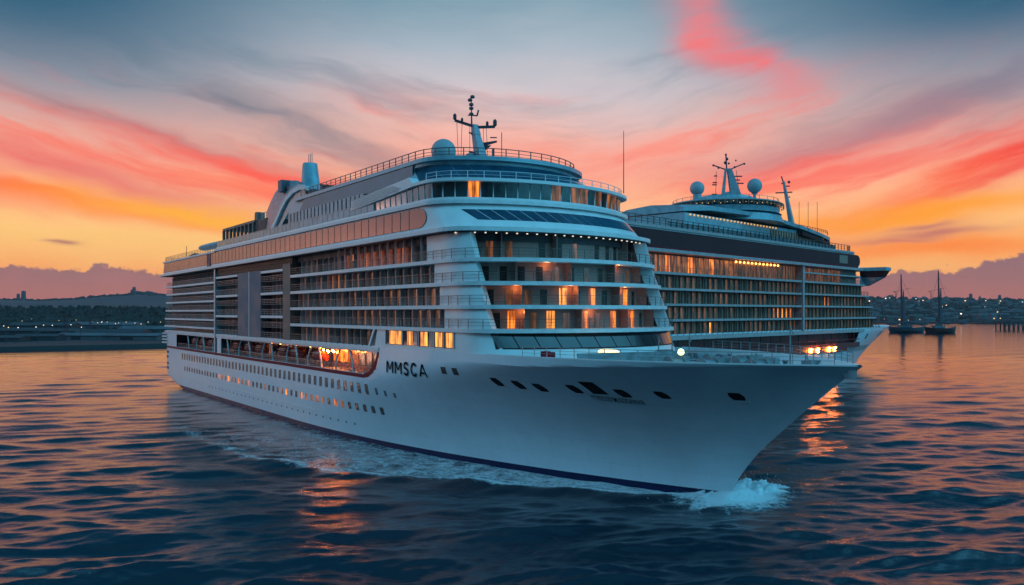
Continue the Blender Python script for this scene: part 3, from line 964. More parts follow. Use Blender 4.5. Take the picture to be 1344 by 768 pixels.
# ---------------------------------------------------------------- top band
soff = ring(-0.6, 4.6, 16.7, -151.6); lip = ring(-0.3, 4.8, 16.75, -151.8); lip2 = ring(-0.9, 4.7, 16.6, -151.4)
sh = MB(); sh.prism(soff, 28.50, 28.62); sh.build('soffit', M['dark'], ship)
sh = MB(); sh.prism(lip, 28.62, 29.12); sh.build('eave', M['slab'], ship)
b0 = ring(-1.4, 4.8, 16.05, -151.0); b1 = ring(-5.2, 5.6, 16.0, -150.0)
bz0, bz1 = 29.12, 32.3
MB().loft([[(x, y, bz0) for x, y in b0], [(x, y, bz1) for x, y in b1]]).build('upper_band', M['white'], ship, smooth='auto')
# underside gap shadow strip and under-eave spotlights
dl = cum(soff)
for k in range(26):
    s_ = arc_of(soff, y=-15.2) - 1.2 + k * 1.32
    x, y, nx_, ny_ = at(soff, dl, s_)
    MB().box(x - nx_ * 0.5 - 0.09, x - nx_ * 0.5 + 0.09, y - ny_ * 0.5 - 0.07, y - ny_ * 0.5 + 0.07, 28.38, 28.50).build('eave_spotlight', M['spot'], ship)
inn = ring(-2.6, 5.4, 15.0, -56); MB().loft([[(x, y, 27.6) for x, y in inn], [(x, y, 28.5) for x, y in inn]]).build('eave_shadow_strip', M['dark'], ship)  # dark strip: shade under the eave put into its colour
# bronze panels along the side, each with a seam; rounded forward end
mb = MB()
zb, zt = 29.62, 32.05
prof = [(-104.2, zb), (-9.0, zb)] + [(-9.0 + 1.9 * math.sin(t), (zb + zt) / 2 - (zt - zb) / 2 * math.cos(t)) for t in np.linspace(0.2, math.pi - 0.2, 9)] + [(-9.0, zt), (-104.2, zt)]
mb.plate([(x, -16.04, z) for x, z in prof], (0, -1, 0), 0.10)
mb.build('bronze_band', M['brown'], ship)
mb = MB().plate([(x, -16.04, z) for x, z in [(-150.6, zb), (-107.2, zb), (-107.2, zt - 0.1), (-149.6, zt - 0.1)]], (0, -1, 0), 0.10); mb.build('bronze_band', M['brown'], ship)
for k in range(40):
    MB().box(-11.5 - k * 2.4 - 0.05, -11.5 - k * 2.4 + 0.05, -16.165, -16.13, zb, zt).build('band_seam', M['seam'], ship)
MB().box(-107.1, -104.3, -16.22, -15.9, 29.2, 32.6).build('dark_gap_panel', M['boot'], ship)
# bridge windows: leaning panes on the sloped front
f0, f1 = arc_of(b0, y=-13.6), arc_of(b0, y=14.2)
nb = 16
for k in range(nb):
    a = f0 + (f1 - f0) * k / nb; b = f0 + (f1 - f0) * (k + 1) / nb
    pane(b0, bz0, b1, bz1, a + 1.0, b + 0.88, 0.32, 0.76, -1.2, 0.05, 3).build('bridge_window', M['blueglass'], ship)
# deck edge above the band
e0 = ring(-4.6, 5.6, 16.35, -101.0); e1 = ring(-5.3, 5.6, 15.9, -101.0)
MB().prism(e0, 32.3, 32.75).build('deck_edge', M['slab'], ship)
MB().prism(e1, 32.75, 33.15).build('deck_edge', M['white'], ship)
MB().prism([(-150.5, -16.3), (-101.0, -16.3), (-101.0, 16.3), (-150.5, 16.3)], 32.1, 32.5).build('deck_edge', M['slab'], ship)
# glass screens along the side deck
for k in range(38):
    x = -22.5 - k * 2.05
    MB().box(x - 1.95, x, -15.85, -15.80, 33.2, 34.35).build('glass_screen', M['paleglass'], ship)
rail(MB(), [(-101, -15.8), (-22.5, -15.8)], 33.15, 1.3, 2.05, 0.03, (1.0, 0.5)).build('railing', M['rail'], ship)
rail(MB(), [(-150.0, 14), (-150.0, -15.9), (-101, -15.9)], 32.5, 1.15, 1.4, 0.032).build('railing', M['darkrail'], ship)
# ---------------------------------------------------------------- glazed lounge deck
g0 = ring(-5.6, 5.6, 15.6, -22.5); g1 = ring(-5.4, 5.7, 15.7, -22.5)
inner = ring(-8.5, 5.2, 12.5, -24)
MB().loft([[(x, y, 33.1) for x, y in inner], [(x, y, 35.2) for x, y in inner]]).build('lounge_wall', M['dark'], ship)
gs = cum(g0)[-1]
npn = 32
sa_, sb_ = 0.0, arc_of(g0, y=15.0)
for k in range(npn):
    a = sa_ + (sb_ - sa_) * k / npn; b = sa_ + (sb_ - sa_) * (k + 1) / npn
    mm = M['lit2'] if k == 13 else (M['paleglass'] if k < 6 else (M['dimlit'] if k in (20, 22, 23, 25, 27, 28) else M['greenglass']))
    pane(g0, 33.15, g1, 35.05, a + 0.06, b - 0.06, 0.0, 1.0, 0, 0.0, 2).build('lounge_window', mm, ship)
    x, y, nx_, ny_ = at(g0, cum(g0), a)
    MB().bar((x + nx_ * 0.05, y + ny_ * .05, 33.1), (x + nx_ * 0.05, y + ny_ * .05, 35.1), 0.13).build('mullion', M['frame'], ship)
r0 = ring(-4.6, 5.6, 16.2, -10.5); r1 = ring(-5.0, 5.6, 15.9, -10.5)
MB().prism(r0, 35.05, 35.45).build('lounge_roof', M['white'], ship)
rail(MB(), offs(r1[1:-1], -0.3), 35.45, 0.95, 2.0, 0.03, (1.0, 0.5)).build('railing', M['frame'], ship)
# white wedge wing running aft from the lounge roof
for sgn in (-1, 1):
    mb = MB()
    mb.plate([(-10.5, 16.2 * sgn, 35.45), (-11.5, 16.2 * sgn, 36.3), (-30.0, 15.9 * sgn, 35.35), (-30.0, 15.9 * sgn, 33.95), (-26, 16.0 * sgn, 34.1), (-10.5, 16.2 * sgn, 35.05)], (0, -sgn, 0), 1.2)
    mb.build('side_wing', M['white'], ship)
for k in range(7):
    z = 34.25 + k * 0.25
    MB().box(-29.8, -13.0 - (k - 3) * 0.9 if k > 3 else -14.5 - (3 - k) * 3.0, -16.26, -16.22, z, z + 0.06).build('wing_groove', M['divider'], ship)
# ---------------------------------------------------------------- upper house, slanted blue glass front
h0 = ring(-7.0, 5.8, 14.4, -15); h1 = ring(-12.0, 5.6, 12.6, -19)
hz0, hz1 = 35.3, 38.5
MB().loft([[(x, y, hz0) for x, y in h0], [(x, y, hz1) for x, y in h1]]).build('upper_house', M['teal'], ship, smooth='auto')
f0, f1 = arc_of(h0, y=-14.3) - 3, arc_of(h0, y=13.6)
nb = 15
for k in range(nb):
    a = f0 + (f1 - f0) * k / nb; b = f0 + (f1 - f0) * (k + 1) / nb
    pane(h0, hz0, h1, hz1, a + 0.6, b + 0.55, 0.12, 0.94, -0.9, 0.05, 3).build('slanted_window', M['blueglass'], ship)
# side of the upper house: long dark glass over tall pale fins
MB().plate([(-58, -13.1, 36.9), (-16, -13.1, 36.9), (-16, -13.1, 38.9), (-55.5, -13.1, 38.9)], (0, -1, 0), 0.12).build('side_glass', M['blueglass'], ship)
MB().box(-64, -16, -13.0, 13.0, 33.0, 38.9).build('upper_house_block', M['teal'], ship)
for k in range(20):
    x = -31.0 - k * 1.62
    MB().box(x - 1.15, x, -13.45, -13.02, 33.2, 36.9).build('fin_window', M['paleglass'], ship)
    MB().box(x - 1.5, x - 1.2, -13.2, -13.02, 33.2, 36.9).build('fin_gap', M['dark'], ship)
t0 = ring(-11.4, 5.7, 13.4, -60); t1 = ring(-12.6, 5.6, 12.9, -58)
MB().prism(t0, 38.9, 39.45).build('top_roof', M['teal'], ship)
MB().prism(ring(-12.2, 5.7, 13.0, -59), 38.45, 38.95).build('top_fascia', M['teal'], ship)
rail(MB(), t1, 39.45, 1.25, 1.9, 0.045, (1.0, 0.62, 0.3)).build('top_railing', M['darkrail'], ship)

# ---------------------------------------------------------------- mast, radome and gear on the top deck
mz = 39.45
MB().ball((-15.6, -8.6, mz + 1.75), 1.72, 28).build('radome', M['radome'], ship, smooth=True)
mastx, masty = -14.5, -3.4


def tapered(mb, p, q_, a, b):
    """rectangular tapered column"""
    (x0, y0, z0), (x1, y1, z1) = p, q_
    A = [(x0 - a[0], y0 - a[1], z0), (x0 + a[0], y0 - a[1], z0), (x0 + a[0], y0 + a[1], z0), (x0 - a[0], y0 + a[1], z0)]
    B = [(x1 - b[0], y1 - b[1], z1), (x1 + b[0], y1 - b[1], z1), (x1 + b[0], y1 + b[1], z1), (x1 - b[0], y1 + b[1], z1)]
    return mb.add(A + B, [(3, 2, 1, 0), (4, 5, 6, 7), (0, 1, 5, 4), (1, 2, 6, 5), (2, 3, 7, 6), (3, 0, 4, 7)])


# beams of the mast run athwart-and-aft so that they read broadside from the starboard bow
ux, uy = 0.58, 0.815     # direction seen left-right from the quay side


def bp(u, z, d=0.0): return (mastx + ux * u * 0.68, masty + uy * u * 0.68 + d, mz + (z - mz) * 0.9)


mm_ = MB(); tapered(mm_, bp(0.7, mz), bp(-0.7, mz + 5.0), (0.85, 0.75), (0.45, 0.45)); tapered(mm_, bp(-0.7, mz + 5.0), bp(-1.0, mz + 6.6), (0.5, 0.5), (0.36, 0.36))
mast_o = mm_.build('mast', M['mast'], ship)
MB().bar(bp(-1.0, mz + 6.3), bp(-5.1, mz + 7.3), 0.34).build('yard_arm', M['darkmast'], mast_o)
MB().bar(bp(-0.8, mz + 6.2), bp(3.2, mz + 6.3), 0.34).build('yard_arm', M['darkmast'], mast_o)
for (u, z, s_) in ((-5.1, 7.3, .5), (-3.6, 6.95, .35), (3.2, 6.3, .55), (1.6, 6.3, .4)):
    MB().lathe([(0.06, 0), (s_ * .5, 0.2), (s_ * .5, s_ * 1.5), (0.1, s_ * 1.9)], bp(u, mz + z), 8).build('antenna', M['darkmast'], mast_o)
pl = MB(); pl.tube(bp(-1.6, mz + 6.4), bp(-1.7, mz + 10.6), 0.14, 0.07)
for z in (8.0, 8.9, 9.5, 10.2, 10.7):
    pl.lathe([(0.05, 0), (0.34, 0.1), (0.30, 0.4), (0.05, 0.5)], bp(-1.7 + (0.25 if z > 10 else 0) * (1 if z > 10.5 else -1), mz + z), 8)
pl.bar(bp(-1.6, mz + 8.1), bp(-0.5, mz + 8.0), 0.16); pl.bar(bp(-0.5, mz + 8.0), bp(-0.2, mz + 8.9), 0.18); pl.bar(bp(-2.4, mz + 8.1), bp(-1.6, mz + 8.1), 0.14)
pl.build('top_pole', M['darkmast'], mast_o)
MB().plate([bp(0.5, mz + 3.3), bp(3.6, mz + 4.0), bp(3.6, mz + 4.15), bp(0.5, mz + 3.8)], (-.8, .58, 0), 0.7).build('radar_platform', M['darkmast'], mast_o)
MB().plate([bp(0.6, mz + 2.2), bp(2.4, mz + 3.4), bp(0.5, mz + 3.4)], (-.8, .58, 0), 0.3).build('bracket', M['darkmast'], mast_o)
MB().bar(bp(2.2, mz + 4.6), bp(3.6, mz + 4.6), 0.14).build('radar_bar', M['darkmast'], mast_o)
MB().bar(bp(-2.2, mz + 2.4), bp(0.1, mz + 2.0), 0.18).build('bracket', M['darkmast'], mast_o)
MB().bar(bp(-2.2, mz + 5.4), bp(-0.8, mz + 5.0), 0.18).build('bracket', M['darkmast'], mast_o)
for (u, z, u2) in ((-4.7, 7.2, -4.3), (-3.6, 6.9, -3.9), (-2.0, 6.5, -2.0), (1.4, 6.2, 1.8), (0.8, 6.2, 0.8)):
    MB().tube(bp(u, mz + z), bp(u2, mz + 0.1), 0.035, n=4).build('stay_wire', M['darkmast'], mast_o)
for (u, h) in ((4.6, 5.4), (2.9, 2.8)):
    MB().tube(bp(u, mz), bp(u, mz + h), 0.06 if h > 3 else 0.16, n=6).build('whip_antenna', M['darkmast'], ship)
for (u, w, h, d) in ((-1.9, .8, 2.0, 0), (4.0, 1.3, 1.5, 0.5), (7.2, .8, 1.0, 0), (-11.5, 1.6, 1.1, 0), (-13, 1.1, .7, 0)):
    p = bp(u, mz, d)
    g = MB(); g.lathe([(w, 0), (w, h * .6), (w * .7, h * .9), (w * .2, h)], p, 10)
    g.build('deck_housing', M['mast'], ship)
MB().tube((3.0 - 4, 11.5, 35.4), (3.0 - 4, 11.5, 44.0), 0.07, 0.04).build('whip_antenna', M['darkmast'], ship)

# ---------------------------------------------------------------- sculpted funnel casing, funnel, after deckhouse
prof = [(-88, 34.2), (-84.5, 34.1), (-81, 34.5), (-78, 35.6), (-75.0, 37.4), (-72.3, 39.3), (-69.5, 40.9), (-66.0, 41.9), (-62.5, 42.2), (-59.5, 41.8)]
wv = MB()
rr_ = []
for (x, z) in prof: rr_.append([(x - 9.5 * t * min(1, max(0.3, (z - 33.5) / 3.0)), -11.8 + 1.5 * t, z + (2.2 * t + 0.5 * math.sin(t * math.pi)) * min(1, (z - 33.4) / 2.5)) for t in np.linspace(0, 1, 13)])
low = [[(a[0], a[1] + 6, 33.2) for a in r] for r in rr_]
wv.loft(rr_)
wv.loft([[r[-1] for r in rr_], [(r[-1][0], 8, r[-1][2]) for r in rr_], [(r[-1][0], 8, 33.2) for r in rr_]])
wv.loft([[r[0] for r in rr_], [(r[0][0] + 1.5, -11.6, max(33.2, r[0][2] - 3)) for r in rr_]])
wv.loft([rr_[-1], low[-1]])
wv.build('funnel_casing', mat('scalloped_grey_blue', (0.20, 0.28, 0.32), 0.35, 0.2, 0.5, 1.3, bump=0.8, bscale=2.4), ship, smooth='auto')
ed = MB()
for a, b in zip(prof[1:-1], prof[2:]): ed.bar((a[0] + 1.6, -11.8, a[1] - 0.6), (b[0] + 1.6, -11.8, b[1] - 0.6), 0.7)
for a, b in zip(prof[:-1], prof[1:]): ed.bar((a[0] + 0.2, -11.7, a[1] + 0.1), (b[0] + 0.2, -11.7, b[1] + 0.1), 0.16)
ed.build('casing_rim', M['slab'], ship)
fn = MB()
fn.loft([[(cx + w * math.cos(t), cy + 1.5 * math.sin(t) * k_, z) for t in np.linspace(0, 2 * math.pi, 17)[:-1]] for (z, w, cx, cy, k_) in ((41.5, 2.2, -62.3, -9.5, 1.2), (42.6, 2.0, -62.1, -9.5, 1.1), (46.2, 1.35, -62.4, -9.5, .9), (46.5, 1.25, -62.4, -9.5, .85))], closed=True, capz=True)
fn.build('funnel', M['teal'], ship, smooth='auto')
for x in (-63.0, -62.2, -61.4): MB().tube((x, -9.5, 46.3), (x, -9.5, 48.3), 0.07).build('exhaust_pipe', M['rail'], ship)
MB().bar((-62, -11, 42.0), (-69.5, -11.5, 42.6), 0.5).build('boom', M['darkmast'], ship)
MB().box(-71.4, -69.4, -12.4, -10.6, 42.0, 44.2).build('camera_box', M['grey'], ship)
dhm = MB(); dhm.box(-112.6, -89.5, -11.2, 11, 38.0, 38.5); dhm.build('deckhouse_roof', M['wall2'], ship)
for k in range(9):
    MB().bar((-112.3 + k * 2.75, -11, 32.5), (-112.3 + k * 2.75, -11, 38.0), 0.55).build('deckhouse_post', M['wall2'], ship)
MB().box(-90.5, -82, -10.9, 8, 33.2, 38.3).build('deckhouse', M['dark'], ship)
MB().box(-99, -88, -8, 8, 38.5, 38.8).build('sun_deck', M['teal'], ship)
rail(MB(), [(-99, -8), (-84, -8)], 38.7, 1.9, 1.6, 0.05).build('railing', M['rail'], ship)
MB().box(-97.2, -95.6, -8.6, -7, 38.7, 41.0).build('vent_box', M['wall2'], ship)
cp = MB()
cp.loft([[(x, -11 + 1.4 * w * math.cos(t), 35.2 + 0.75 * w * math.sin(t)) for t in np.linspace(0, 2 * math.pi, 13)[:-1]] for x, w in ((-131, .3), (-130.6, .8), (-129, 1), (-122, 1), (-114, .9), (-112.5, .5))], closed=True, capz=True)
cp.build('slide_tube', M['teal'], ship, smooth='auto')
MB().lathe([(1.9, 0), (1.7, 1.0), (0.9, 1.6), (0.1, 1.8)], (-137.5, -11, 32.6), 12).build('canopy', M['wall2'], ship)
MB().tube((-143, -12, 32.5), (-143, -12, 36.5), 0.07).build('flag_pole', M['darkrail'], ship)

# ---------------------------------------------------------------- foredeck gear
rail(MB(), [(x, y + 0.35) for x, y in gw[8:-2]], 14.4, 1.0, 1.7, 0.025).build('bow_rail', M['rail'], ship)
rail(MB(), [(x, -y - 0.35) for x, y in gw[8:-2]], 14.4, 1.0, 1.7, 0.025).build('bow_rail', M['rail'], ship)
bwk = MB()
for sgn in (-1, 1): bwk.plate([(20, 0, 13.1), (15, 10 * sgn, 13.1), (14.7, 10 * sgn, 14.6), (19.6, 0, 14.8)], (-1, 0, 0), 0.15)
bwk.build('breakwater', M['gear'], ship)
random.seed(3)
for (x, y) in ((22, -3), (22, 3), (26, -2.5), (26, 2.6), (30, 0)):
    wn = MB(); wn.tube((x, y - 0.9, 13.75), (x, y + 0.9, 13.75), 0.5, n=12); wn.tube((x, y - 1.0, 13.75), (x, y - 0.9, 13.75), 0.75, n=12); wn.tube((x, y + 0.9, 13.75), (x, y + 1.0, 13.75), 0.75, n=12); wn.box(x - .4, x + .4, y + 1.1, y + 2.0, 13.1, 14.4)
    wn.build('winch', M['gear'], ship, smooth='auto')
for k in range(16):
    x = 14 + k * 1.55; y = random.choice((-1, 1)) * (max(0.3, F1.half(x, 13) - 1.2 - random.random()))
    MB().lathe([(0.35, 0), (0.25, 0.15), (0.22, 0.7), (0.34, 0.8), (0.3, 0.95)], (x, y, 13.15), 10).build('bollard', M['gear'], ship, smooth='auto')
for (x, y, h) in ((13.4, 3.5, 3.0), (14.6, 4.5, 2.6), (16.8, 5, 3.2), (33.5, 0.5, 4.6), (31.5, -2.0, 2.0), (35.5, 0, 1.9)):
    q_ = MB(); q_.tube((x, y, 13.1), (x, y, 13.1 + h), 0.09, 0.06); q_.bar((x, y, 13.1 + h), (x + 0.8, y - 0.6, 12.9 + h * .85), 0.09)
    q_.build('deck_post', M['rail'], ship)
for k in range(12):
    xa = 16 + k * 1.7
    MB().tube((xa, -F1.half(xa, 14) + 1.2, 13.5), (xa + 2.4, random.uniform(-3, 2), 13.4 + random.random() * .7), 0.05, n=5).build('mooring_line', M['divider'], ship)
for k in range(7):
    xa = 12 + k * 3.3
    MB().box(xa, xa + random.uniform(.8, 1.8), 2 + random.random() * 3, 4.5 + random.random() * 2, 13.1, 13.8 + random.random() * .8).build('deck_locker', M['gear'], ship)
lb = MB(); lb.loft([[(x, -4.6 + 0.85 * w * math.cos(t), 14.55 + 0.42 * w * math.sin(t)) for t in np.linspace(0, 2 * math.pi, 13)[:-1]] for x, w in ((12.3, .4), (12.6, .8), (13.2, .9), (14.4, .9), (14.9, .6), (15.1, .3))], closed=True, capz=True)
lb.build('lit_skylight', M['warmlamp'], ship, smooth='auto')
MB().ball((22.9, -3.0, 14.9), 0.36, 10).build('deck_light', mat('greenish_lamp_glow', (.6, .8, .4), emit=(0.75, 1.0, 0.45), es=1.8), ship, smooth=True)
for (x, y) in ((9.8, -11.2), (11.5, -11.9)): MB().box(x, x + .9, y, y + .7, 13.2, 14.7).build('red_locker', M['red'], ship)

# lifeboats hanging in the opening
boats = [(-44.8, 'first'), (-54.8, 'second'), (-61.0, 'third'), (-74.0, 'fourth'), (-81.0, 'fifth'), (-89.0, 'sixth'), (-108, 'seventh'), (-115, 'eighth'), (-122, 'ninth')]


def make_lifeboat():
    t = thing('lifeboat', 'x', 'lifeboat', (0, 0, 0), 0, 'lifeboats hanging in the side opening')
    L = 2.7
    hl = MB(); hl.loft([[(x, 0.95 * w * math.cos(a), -0.2 + (0.75 + .1 * abs(x / L) ** 2) * math.sin(a) * (1 if math.sin(a) < 0 else .15)) for a in np.linspace(0, 2 * math.pi, 17)[:-1]] for x, w in ((-L, .15), (-L * .9, .6), (-L * .5, 1), (L * .5, 1), (L * .9, .6), (L, .15))], closed=True, capz=True)
    hl.build('boat_hull', M['boatred'], t, smooth='auto')
    cn = MB(); cn.loft([[(x, 0.85 * w * math.cos(a), 0.0 + 0.85 * w * abs(math.sin(a)) ** .7) for a in np.linspace(0, math.pi, 10)] for x, w in ((-L * .85, .2), (-L * .6, .85), (0, 1), (L * .6, .85), (L * .85, .2))], capz=True)
    cn.build('canopy', M['boatred'], t, smooth='auto')
    MB().box(-1.6, 1.6, -0.93, -0.80, 0.12, 0.34).build('window', M['glass'], t)
    return t


def copy_tree(o, parent=None):
    c = o.copy(); col.objects.link(c)
    if parent: c.parent = parent
    for ch in list(o.children): copy_tree(ch, c)
    return c


MW1 = Matrix.Translation((6.6, 103.5, 0)) @ Matrix.Rotation(RZ1, 4, 'Z')
lb0 = make_lifeboat()
for k, (x, nm) in enumerate(boats):
    o = lb0 if k == 0 else copy_tree(lb0)
    o.location = MW1 @ Vector((x, -14.6, 12.15)); o.rotation_euler = (0, 0, RZ1)
    o['label'] = 'dark red lifeboat in the near ship\'s side opening, %s boat back from the bow' % nm


# ================================================================== the second cruise ship
RZ2 = math.atan2(0.715, 0.699)
sh2 = thing('cruise_ship', 'second cruise ship behind, dark band under its railing and two white radomes beside its mast', 'cruise ship', (18.0, 177.8, 0), RZ2, 'cruise ships')
F2 = HullForm(14.0, 13.0, 14.2, [(-3, -18), (0, -20), (3, -23), (14.2, -24)],
              [(-3, 144), (0, 146), (2, 148), (5, 153.5), (9, 163), (13, 174), (14.2, 177.5)], 62, 108, 2.2, 2.3, 1.3)


def hole2(x, z): return 8.6 < z < 12.9 and -18 < x < 113.5 - (12.9 - z) * 0.4


F2.surf([0.75, 2.5, 4.5, 6.5, 8.6, 9.6, 10.8, 11.9, 12.9, 13.0, 14.2], hole2).build('hull', M['hull'], sh2, smooth='auto')
F2.surf([-3, -1, 0, 0.75]).build('boot_stripe', M['boot'], sh2, smooth='auto')
fd = [(x, -F2.half(x, 14) + 0.1) for x in np.linspace(-20, 175, 60)]
MB().prism(fd + [(x, -y) for x, y in reversed(fd)], 13.5, 13.7).build('foredeck', M['deckgrey'], sh2)
MB().box(-20, 116, -11.3, -10.9, 8.2, 13.6).build('promenade_wall', M['maroon'], sh2)
MB().box(-20, 114, -13.9, -11.3, 8.4, 8.6).build('promenade_deck', M['maroon'], sh2)
MB().box(-20, 113.4, -14.25, -14.02, 8.5, 9.9).build('maroon_bulwark', M['maroon'], sh2)
MB().box(-20, 113.4, -14.2, -13.9, 10.7, 10.95).build('promenade_rail', M['maroon'], sh2)
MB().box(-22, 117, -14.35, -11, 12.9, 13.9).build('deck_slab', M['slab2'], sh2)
for k in range(24):
    MB().bar((-15 + k * 5.4, -14.1, 8.6), (-15 + k * 5.4, -14.1, 12.9), 0.22).build('promenade_post', M['seam'], sh2)
for x in (78.0, 82.5, 90.0, 94.0):
    for (ddx, ddz) in ((-.45, 0), (.4, .25), (0, -.5)):
        MB().ball((x + ddx, -14.55, 8.4 + ddz), 0.34, 10).build('floodlight', M['lampfar'], sh2, smooth=True)
MB().box(60, 104, -14.28, -14.252, 7.4, 9.2).build('maroon_patch', M['maroon'], sh2)
pw = []
for k in range(16): pw.append((k, hull_patch(F2, 108 + k * 1.7, 7.6, 0.6, 1.7), M['seam']))
for x, z, w, h in ((122, 11.4, 1.3, 1.6), (141, 11.8, 1.8, 1.9)): pw.append((0, hull_patch(F2, x, z, w, h, lean=0.7), M['black']))
parts('window', pw, sh2)


def xe2(z): return 117.5 + (30 - z) * 0.95


L2 = [13.9, 17.5, 20.9, 24.3, 27.7]
T2 = L2[1:] + [31.9]
MB().box(-22, 100, -12.0, 12.0, 13.5, 36.0).build('cabin_block', M['wall2'], sh2)
d2, v2_, l2 = [], [], []
random.seed(21)
lit2 = {(3, 5), (3, 6), (1, 29), (1, 30), (1, 31), (1, 32), (1, 33), (0, 16), (2, 42), (2, 43)}
hot2 = {(3, 5), (3, 6), (1, 30), (1, 31), (1, 32), (0, 16)}
for lv, (z0, z1) in enumerate(zip(L2, T2)):
    rg = ring(xe2(z0), 7.0, 14.25, -22, rc=4)
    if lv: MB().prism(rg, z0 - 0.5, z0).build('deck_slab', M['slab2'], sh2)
    rail(MB(), [(x, y * 0.99) for x, y in rg[:-1]], z0, 1.15, 2.4, 0.03, (1.0, 0.5)).build('railing', M['darkrail'], sh2)
    wr = ring(xe2(z0) - 2.4, 6.5, 12.3, -22, rc=3.5)
    zc = z1 - 0.5 if lv < 4 else z1
    MB().loft([[(x, y, z0 - .05) for x, y in wr], [(x, y, zc) for x, y in wr]]).build('cabin_wall', M['wall2'], sh2)
    dW = cum(wr)
    if lv < 4:
        n = int((dW[-1] * 0.5) / 2.45)
        for k in range(n):
            s_ = 10 + k * 2.45
            if s_ > dW[-1] * 0.5: break
            m_ = M['lit'] if (lv, k) in hot2 else (M['lit2'] if (lv, k) in lit2 else (M['glow'] if random.random() < .6 else M['brownglass']))
            d2.append((k * (1 if m_ is M['glass'] else 0), pane(wr, z0, wr, zc, s_ + 0.3, s_ + 1.45, 0.03, 0.86, 0, 0.06, 1), m_))
            d2.append((k + .5, pane(wr, z0, wr, zc, s_ + 1.5, s_ + 1.9, 0.03, 0.9, 0, 0.05, 1), M['divider2']))
            x, y, nx_, ny_ = at(wr, dW, s_)
            v2_.append((k, MB().plate([(x, y, z0), (x + nx_ * 0.4, y + ny_ * 0.4, z0), (x + nx_ * 0.4, y + ny_ * 0.4, zc), (x, y, zc)], (-ny_, nx_, 0), 0.14), M['divider2']))
    else:
        for k in range(46):
            s_ = 20 + k * 2.3
            a = 0.05; b = 0.9
            m_ = M['lit2'] if k < 16 and k % 4 == 1 else M['dimlit'] if k < 19 else M['glow']
            l2.append((k, pane(wr, z0, wr, zc, s_, s_ + 1.9, a, b, 0, 0.06, 1), m_))
parts('balcony_door', d2, sh2, 100, 'balcony_doors')
parts('balcony_divider', v2_, sh2, 100, 'balcony_dividers')
parts('promenade_window', l2, sh2)
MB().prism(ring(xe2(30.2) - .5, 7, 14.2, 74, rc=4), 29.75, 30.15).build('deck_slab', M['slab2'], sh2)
MB().box(73.2, 74.2, -14.5, -12, 13.9, 31.9).build('section_post', M['slab2'], sh2)
for k in range(12):
    MB().ball((52 + k * 2.0 - 14, -13.7, 31.25), 0.28, 8).build('ceiling_lamp', M['lamp'], sh2)
# band
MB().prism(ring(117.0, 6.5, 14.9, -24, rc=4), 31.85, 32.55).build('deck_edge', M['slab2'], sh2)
bnd = ring(116.5, 6.0, 14.1, -24, rc=4); bnd2 = ring(112.0, 6.0, 14.1, -24, rc=4)
MB().loft([[(x, y, 32.5) for x, y in bnd], [(x, y, 36.9) for x, y in bnd2]]).build('upper_band', M['white'], sh2, smooth='auto')
zb, zt = 32.95, 36.55
mb = MB()
prof = [(-24.0, zb), (111.5, zb)] + [(111.5 + 2.2 * math.sin(t), (zb + zt) / 2 - (zt - zb) / 2 * math.cos(t)) for t in np.linspace(0.2, math.pi - 0.2, 9)] + [(110.5, zt), (-24.0, zt)]
mb.plate([(x, -14.15, z) for x, z in prof], (0, -1, 0), 0.12); mb.build('charcoal_band', M['charcoal'], sh2)
MB().box(98, 104, -14.33, -14.2, 33.6, 36.0).build('grey_hatch', M['wall'], sh2)
MB().box(-24, 112, -14.30, -14.1, 32.62, 32.90).build('red_line', M['red'], sh2)
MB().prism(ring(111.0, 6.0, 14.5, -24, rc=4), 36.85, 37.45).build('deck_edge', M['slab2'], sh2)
rail(MB(), [(-24, -14.2), (106, -14.2), (112, -11)], 37.45, 1.7, 2.2, 0.06, (1.0, 0.66, 0.33)).build('railing', M['darkrail'], sh2)
for k in range(40):
    MB().box(8 + k * 2.2, 10.1 + k * 2.2, -14.05, -13.98, 37.5, 38.7).build('glass_screen', M['paleglass'], sh2)
# starboard bridge wing
bw = MB()
A = [(119.0, -12), (126.0, -12), (124.8, -19.6), (120.5, -19.6)]
bw.prism(A, 32.0, 33.1); bw.build('bridge_wing', M['teal'], sh2)
B0 = [(119.6, -12), (125.2, -12), (124.0, -18.2), (121.0, -18.2)]; B1 = [(119.2, -12), (125.8, -12), (124.6, -19.3), (120.7, -19.3)]
MB().loft([[(x, y, 30.0) for x, y in B0], [(x, y, 32.0) for x, y in B1]], closed=True).build('wing_glass', M['charcoal'], sh2)
for k in range(9):
    y = -12.6 - k * 0.68
    MB().bar((125.2 - k * .13, y, 30.05), (125.85 - k * 0.13, y - 0.3, 32.0), 0.18).build('wing_mullion', M['divider2'], sh2)
C0 = [(119.6, -12), (124.6, -12), (123.6, -13.4), (121.0, -13.4)]
MB().loft([[(x, y, 27.4) for x, y in C0], [(x, y, 30.0) for x, y in B0]], closed=True, capz=True).build('wing_bracket', M['teal'], sh2)
